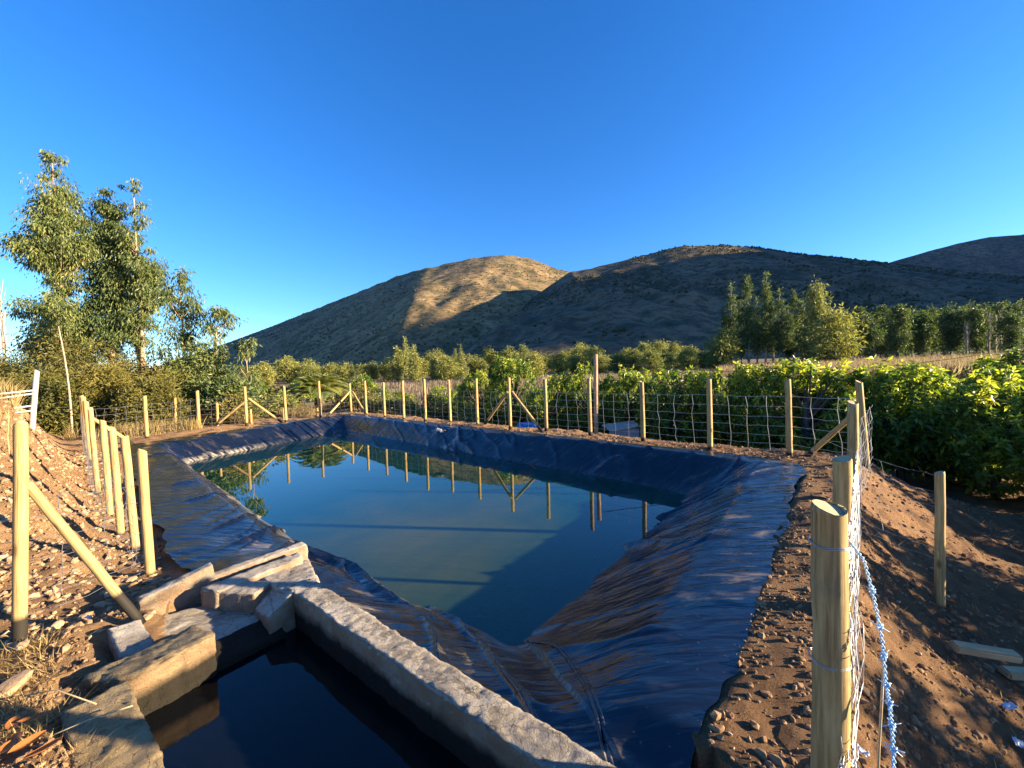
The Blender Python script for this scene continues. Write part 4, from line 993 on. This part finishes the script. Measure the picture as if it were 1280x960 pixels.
TALL = [(916, 350), (937, 341), (957, 336), (976, 357), (992, 360), (928, 372), (966, 374), (1003, 372), (947, 368), (985, 380), (908, 385)]
for u, vt in TALL: LINE.append((u, vt, 72, 'tall', 1.0))
LINE.append((1021, 343, 68, 'broad', .82)); LINE.append((1044, 383, 70, 'round', 1.0)); LINE.append((903, 412, 76, 'round', 1.0))
for i, u in enumerate(range(1060, 1285, 8)): LINE.append((u, 394-.06*max(0, u-1150)-12*((i*37 % 11)/10), 70+22*(i*7 % 5)/4, 'grove', .95))
rl = np.random.default_rng(3)
for i in range(50):
    u = 310+590*rl.random(); LINE.append((u, 430+26*rl.random()-.010*abs(u-600)+(14 if u < 480 else 0), 78+55*rl.random(), 'round', .8+.4*rl.random()))
LINE.sort()
KL = dict(cone='pointed grey-green tree', tall='tall slim dark eucalyptus', round='rounded valley tree', broad='broad shaggy tree', grove='pale-stemmed grove tree')
cnt = {}
for i, (u, vt, Yd, kind, w) in enumerate(LINE):
    Yd = Yd*(1+(.05 if kind in ('tall', 'broad') else .20)*math.sin(i*7.7)); p = aty(u, 470, Yd); gz0 = ground_z(p.x, p.y)-.1; H = max(4.0, aty(u, vt, Yd).z-gz0)
    tm, cm = FT[kind][i % 3]; k = cnt.get(kind, 0); cnt[kind] = k+1; s = w*(.88+.24*rng.random())*(H/FH[kind])**.5
    lab = 'broad shaggy tree at the right end of the tall dark grove' if kind == 'broad' else '%s on the valley floor, %s of its kind from left' % (KL[kind], ordn(k))
    place_tree('valley_tree', tm, cm, (p.x, p.y, gz0), lab, 'tree', 'trees along the valley floor', rng.random()*6.28, (s, s, H/FH[kind]))

# ------------------------------------------------------------------ dry corn field, grass, rubble
def blades(n, fx, h, w, seed, lean=.35, seg=1):
    r = np.random.default_rng(seed); X, Y = fx(r, n); Z = surf_z(X, Y); n = len(X)
    a = r.random(n)*6.28; hh = h*(.5+r.random(n)); l = lean*r.random(n)
    top = np.c_[X+np.cos(a)*hh*l, Y+np.sin(a)*hh*l, Z+hh]; b = a+1.57+r.normal(0, .5, n); s = np.c_[np.cos(b), np.sin(b), 0*b]*w/2
    base = np.c_[X, Y, Z-.03]; mid = (base+top)/2+np.c_[0*a, 0*a, hh*.10]
    V = np.stack([base-s*.5, base+s*.5, mid+s, top, mid-s], 1)
    i = np.arange(n)*5
    Q = np.stack([i, i+1, i+2, i+4], 1); T = np.stack([i+4, i+2, i+3], 1)
    return build_mesh('blades', V.reshape(-1, 3), Q, T, False, rnd=np.repeat(r.random(n), 5))
def corn_area(r, n):
    Y = 26+r.random(n)**1.3*40; X = (.54+1.0*r.random(n))*Y*1.0; return X, Y
m = blades(42000, corn_area, .95, .075, 1, .75); m.materials.append(M['corn']); stuff(link('corn_field', m), 'pale dry corn stalks filling the field beyond the orchard', 'crop')
def vine_area(r, n):
    Y = 24+r.random(n)*36; return (-.42+1.0*r.random(n))*Y, Y
m = blades(20000, vine_area, .5, .07, 2, .8); m.materials.append(M['corn']); stuff(link('dry_field', m), 'reddish dry stubble field behind the far fence', 'crop')
def back_grass(r, n):
    t = r.random(n); o = r.random(n)**1.1*3.4+.35; X = -11.9+4.4*t-.82*o; Y = 10.6+8.0*t+.57*o; k = vnoise(X*1.3, Y*1.3, seed=8) > -.1+.5*(1-o/3); return X[k], Y[k]
m = blades(16000, back_grass, .34, .014, 3, .9); m.materials.append(M['straw']); stuff(link('dry_grass', m), 'dry straw-coloured grass behind the left back fence', 'grass')
def mound_grass(r, n):
    t = r.random(n); X = -6.2-7*t+r.normal(0, .35, n); Y = 6.9+3.4*t+r.normal(0, .8, n); s3 = (X+4.7)*-.62+(Y-4.68)*-.78; k = s3 > .9; return X[k], Y[k]
m = blades(7000, mound_grass, .34, .014, 4, .9); m.materials.append(M['straw']); stuff(link('dry_grass', m), 'tall dry grass along the top of the left mound', 'grass')
def fore_straw(r, n):
    X = -3.6+2.6*r.random(n); Y = 1.2+1.6*r.random(n); b = X*.6+Y*.8; k = (b < .16) & (vnoise(X*2.5, Y*2.5, seed=3) > -.25); return X[k], Y[k]
m = blades(11000, fore_straw, .05, .0045, 5, 5.0); m.materials.append(M['straw']); stuff(link('dry_grass', m), 'short trampled straw on the soil at lower left', 'grass')
def right_straw(r, n):
    X = 1.2+7*r.random(n); Y = 1.2+8*r.random(n); s2 = (X-1.25)*.73-(Y-1.5)*.68; k = (s2 > .25) & (vnoise(X*1.1, Y*1.1, seed=6) > .25); return X[k], Y[k]
m = blades(1500, right_straw, .07, .006, 6, 3.0); m.materials.append(M['straw']); stuff(link('dry_grass', m), 'sparse dead grass on the bare slope at right', 'grass')

# stones
def rock_mesh(seed, sub=2):
    import bmesh
    bm = bmesh.new(); bmesh.ops.create_icosphere(bm, subdivisions=sub, radius=.5)
    r = np.random.default_rng(seed); pl = unit(r, 7); of = .30+.14*r.random(7)
    for v in bm.verts:
        c = np.array(v.co)
        for n_, o_ in zip(pl, of):
            e = c@n_-o_
            if e > 0: c = c-n_*e*.92
        c = c*(1+.06*r.standard_normal()); v.co = Vector(c*np.array([1, .8, .62]))
    me = bpy.data.meshes.new('stone'); bm.to_mesh(me); bm.free(); return me
ROCK = [rock_mesh(i) for i in range(7)]
for m_ in ROCK: m_.materials.append(M['stone'])
r = np.random.default_rng(77); ns = 0
while ns < 130:
    t = r.random()**1.5; X = -3.6-7.2*t+r.normal(0, .45); Y = 3.0+5.6*t+r.normal(0, .5); s3v = (X+4.7)*-.62+(Y-4.68)*-.78
    if not (.05 < s3v < 1.3): continue
    s = .035+.085*r.random()**2.5
    o = link('stone', ROCK[r.integers(7)], None, (X, Y, float(surf_z(X, Y))+s*.16)); o.scale = (s*(.8+.5*r.random()), s, s*(.8+.5*r.random())); o.rotation_euler = (r.normal(0, .3), r.normal(0, .3), r.random()*6.28)
    tag(o, 'pale loose stone on the rubble slope beside the left fence', 'stone', 'loose stones on the left slope'); ns += 1
for u, v, s, lab in [(10, 852, .17, 'largest pale stone lying in the lower left corner'), (75, 690, .12, 'pale stone right beside the foot of the leftmost post brace'), (128, 730, .11, 'flat pale stone between the leftmost post and the flume')]:
    p = onz(u, v, .02); o = link('stone', ROCK[ns % 7], None, (p.x, p.y, ground_z(p.x, p.y)+s*.15)); o.scale = (s*1.3, s, s*.8); o.rotation_euler = (.1, .2, ns*1.1); tag(o, lab, 'stone'); ns += 1
# fine rubble and clods: uncountable
def rubble(name, n, area, smin, smax, mat, seed, label):
    r = np.random.default_rng(seed); X, Y = area(r, n)
    ka, kb = X*.8-Y*.6, X*.6+Y*.8; k = ~(((ka > -3.62) & (ka < .6) & (kb > .24) & (kb < 1.9)) | ((ka > -4.55) & (ka < -3.4) & (kb > .56) & (kb < 1.9))); X = X[k]; Y = Y[k]; n = len(X); Z = surf_z(X, Y)
    ph = (1+5**.5)/2; dirs = np.array([(-1, ph, 0), (1, ph, 0), (-1, -ph, 0), (1, -ph, 0), (0, -1, ph), (0, 1, ph), (0, -1, -ph), (0, 1, -ph), (ph, 0, -1), (ph, 0, 1), (-ph, 0, -1), (-ph, 0, 1)])/1.9
    s = smin+(smax-smin)*r.random(n)**3
    ax = .55+.6*r.random((n, 1, 3)); an = r.random(n)*6.283; c_, s_ = np.cos(an)[:, None], np.sin(an)[:, None]
    V = dirs[None]*ax*(.62+.65*r.random((n, 12, 1))); V = np.stack([V[..., 0]*c_-V[..., 1]*s_, V[..., 0]*s_+V[..., 1]*c_, V[..., 2]*.8], -1)*s[:, None, None]*.8
    V += np.stack([X, Y, Z+s*.15], 1)[:, None, :]
    T = np.array([(0, 11, 5), (0, 5, 1), (0, 1, 7), (0, 7, 10), (0, 10, 11), (1, 5, 9), (5, 11, 4), (11, 10, 2), (10, 7, 6), (7, 1, 8), (3, 9, 4), (3, 4, 2), (3, 2, 6), (3, 6, 8), (3, 8, 9), (4, 9, 5), (2, 4, 11), (6, 2, 10), (8, 6, 7), (9, 8, 1)])
    Tt = (np.arange(n)[:, None, None]*12+T[None]).reshape(-1, 3)
    return stuff(link(name, build_mesh(name, V.reshape(-1, 3), None, Tt, False, mats=[mat])), label, 'rubble')
def left_area(r, n):
    t = r.random(n)**1.2; X = -3.2-8.5*t+r.normal(0, .7, n); Y = 2.2+7.2*t+r.normal(0, .7, n); s3 = (X+4.7)*-.62+(Y-4.68)*-.78; k = (s3 > -.45) & (poly_dist(X, Y, RO_P) < -.02) & ((Y > 3.0) | (r.random(n) < .18)); return X[k], Y[k]
rubble('rubble', 4200, left_area, .006, .062, M['stone'], 5, 'small stones strewn over the left slope')
rubble('soil_clods', 6000, left_area, .008, .05, M['clod'], 6, 'soil crumbs over the left slope')
def right_area(r, n):
    X = .6+9*r.random(n)**1.3; Y = .9+9*r.random(n)**1.3; k = (poly_dist(X, Y, RO_P) < -.02); return X[k], Y[k]
rubble('soil_clods', 17000, right_area, .005, .045, M['clod'], 7, 'dark soil clods over the slope at right')
rubble('rubble', 1200, right_area, .005, .035, M['stone'], 8, 'scattered pale pebbles over the slope at right')
def strip_area(r, n):
    X = .5+3.4*r.random(n); Y = 1.0+3.6*r.random(n); k = (poly_dist(X, Y, RO_P) < -.01) & (vnoise(X*3, Y*3, seed=5)+.6*r.random(n) > .0); return X[k], Y[k]
rubble('soil_clods', 14000, strip_area, .003, .026, M['clod'], 17, 'crumbly soil beside the foreground post')
def bank_area(r, n):
    t = r.random(n); o = r.random(n)*.9-.25; X = 5.6-13*t+.644*o-.2; Y = 6.9+11*t+.765*o-.2; k = (poly_dist(X, Y, RO_P) < -.02); return X[k], Y[k]
rubble('soil_clods', 5000, bank_area, .008, .045, M['clod'], 9, 'soil clods along the far bank below the fence')
def fore_area(r, n):
    X = -3.4+2.6*r.random(n); Y = 1.0+1.9*r.random(n); b = X*.6+Y*.8; k = b < .30; return X[k], Y[k]
rubble('soil_clods', 9000, fore_area, .004, .030, M['clod'], 10, 'fine soil crumbs in the lower left corner')

# ------------------------------------------------------------------ small things
for i, (u, v, u2, v2, lab) in enumerate([(1190, 812, 1272, 830, 'sawn timber offcut lying on the right slope, the whole one'), (1254, 838, 1330, 848, 'second timber offcut cut by the right edge of the picture')]):
    zz = ground_z(*onz(u, v, -.3).xy); p = onz(u, v, zz+.05); q = onz(u2, v2, zz+.0); ax = q-p; bmx = bevel_box(ax.length, .085, .06, .012)
    o = bm_obj('timber_offcut', bmx, M['offcut']); o.location = (p+q)/2; o.location.z = max(ground_z(*p.xy), ground_z(*q.xy))+.06; o.rotation_euler = (.1, -math.atan2(ax.z, ax.xy.length)*.5, math.atan2(ax.y, ax.x)); tag(o, lab, 'timber')
def crumple(name, loc, s, mat, seed, label, cat):
    n = 9; g = np.linspace(-.5, .5, n); X, Y = np.meshgrid(g, g); Z = np.abs(fbm(X*5, Y*5, o=3, seed=seed))*.5*s
    X = X*s*(1+.2*fbm(X*3, Y*3, seed=seed+1)); Y = Y*s*.6
    o = link(name, build_mesh(name, np.stack([X, Y, Z], -1), grid_quads(n, n), mats=[mat]), None, loc); o.rotation_euler = (0, 0, seed); return tag(o, label, cat)
for i, (u, v, s, lab) in enumerate([(1262, 888, .09, 'crumpled pale plastic scrap at the right edge'), (1274, 934, .07, 'pale plastic scrap in the lower right corner'), (1078, 945, .05, 'small bluish plastic scrap beside the foreground post foot'), (112, 775, .07, 'bluish plastic scrap in the shade left of the flume')]):
    p = onz(u, v, -.25 if u > 600 else -.05); z = ground_z(p.x, p.y); p = onz(u, v, z); crumple('plastic_scrap', (p.x, p.y, z+.02), s, M['plastic'], i+3, lab, 'litter')
p = onz(548, 541, .07); crumple('plastic_scrap', (p.x, p.y, .10), .35, M['white'], 9, 'small white fleck on the liner crest across the water', 'litter')  # small white crumpled sheet on the far liner crest
r = np.random.default_rng(12)
for i, (u, v) in enumerate(sorted([(8, 945), (22, 932), (35, 938), (44, 905), (15, 912), (55, 948)])):
    p = onz(u, v, .0); g = np.linspace(-1, 1, 7); X, Y = np.meshgrid(g, g); w = (1-X**2)**.7*.42; L = .055+.02*r.random()
    V = np.stack([X*L, Y*w*L, (.25*X**2+.5*np.abs(Y)*w)*L], -1)
    o = link('dry_leaf', build_mesh('dry_leaf', V, grid_quads(7, 7), rnd=np.full(49, r.random()), mats=[M['dead']]), None, (p.x, p.y, ground_z(p.x, p.y)+.045)); o.rotation_euler = (r.normal(0, .25), r.normal(0, .25), r.random()*6.28)
    tag(o, 'curled orange dry leaf in the lower left corner, %s from the left edge' % ORD[i], 'leaf', 'dry leaves in the corner')
for i, (pts, lab) in enumerate([([(30, 870), (70, 862), (120, 880)], 'long bent straw stem across the lower left soil'), ([(68, 918), (110, 900), (166, 882)], 'straight pale straw stem beside the tank edge')]):
    P = [np.array(onz(u, v, .03)) for u, v in pts]; mb = MB(); mb.tube([p-P[0] for p in P], .0035, 5); tag(link('straw_stem', mb.mesh('straw_stem', [M['cord']]), None, P[0]), lab, 'straw')
# folded weld strip on the near corner of the liner (part of the sheet)
P = [onz(u, v, z) for u, v, z in [(662, 802, -.47), (690, 822, -.40), (712, 846, -.33), (733, 882, -.25), (750, 922, -.17), (763, 965, -.10)]]
dep = bpy.context.evaluated_depsgraph_get()
mb = MB(); pts = []
SP = np.array([tuple(p) for p in P]); ss = np.linspace(0, len(SP)-1, 40); P = [Vector([np.interp(q, np.arange(len(SP)), SP[:, k]) for k in range(3)]) for q in ss]
for p in P:
    ok, loc, nrm, idx = lin.ray_cast(Vector((p.x, p.y, 1.0)), Vector((0, 0, -1)))
    pts.append((p.x, p.y, (loc.z if ok else p.z)+.010))
pts = np.array(pts); pts[1:-1, 2] = np.maximum(pts[1:-1, 2], (pts[:-2, 2]+pts[2:, 2])/2)
pts[:, 2] -= .012
for off in (-.014, .014):
    q = pts.copy(); q[:, 0] += off; mb.tube(q, .011, 6)
link('weld_seam', mb.mesh('weld_seam', [M['liner']]), lin)

# ------------------------------------------------------------------ thin blue air between here and the mountains
import bmesh
bm = bmesh.new(); bmesh.ops.create_cube(bm, size=1)
for v in bm.verts: v.co = Vector((v.co.x*14000, v.co.y*14000, -12 if v.co.z < 0 else 1250))
me = bpy.data.meshes.new('haze'); bm.to_mesh(me); bm.free()
hm = bpy.data.materials.new('haze'); hm.use_nodes = True; hm.node_tree.nodes.remove(hm.node_tree.nodes['Principled BSDF'])
pv = hm.node_tree.nodes.new('ShaderNodeVolumePrincipled'); pv.inputs['Color'].default_value = (.10, .32, 1, 1); pv.inputs['Density'].default_value = 1.2e-5; pv.inputs['Anisotropy'].default_value = 0.0
hm.node_tree.links.new(pv.outputs[0], hm.node_tree.nodes['Material Output'].inputs['Volume'])
me.materials.append(hm); stuff(link('haze', me))
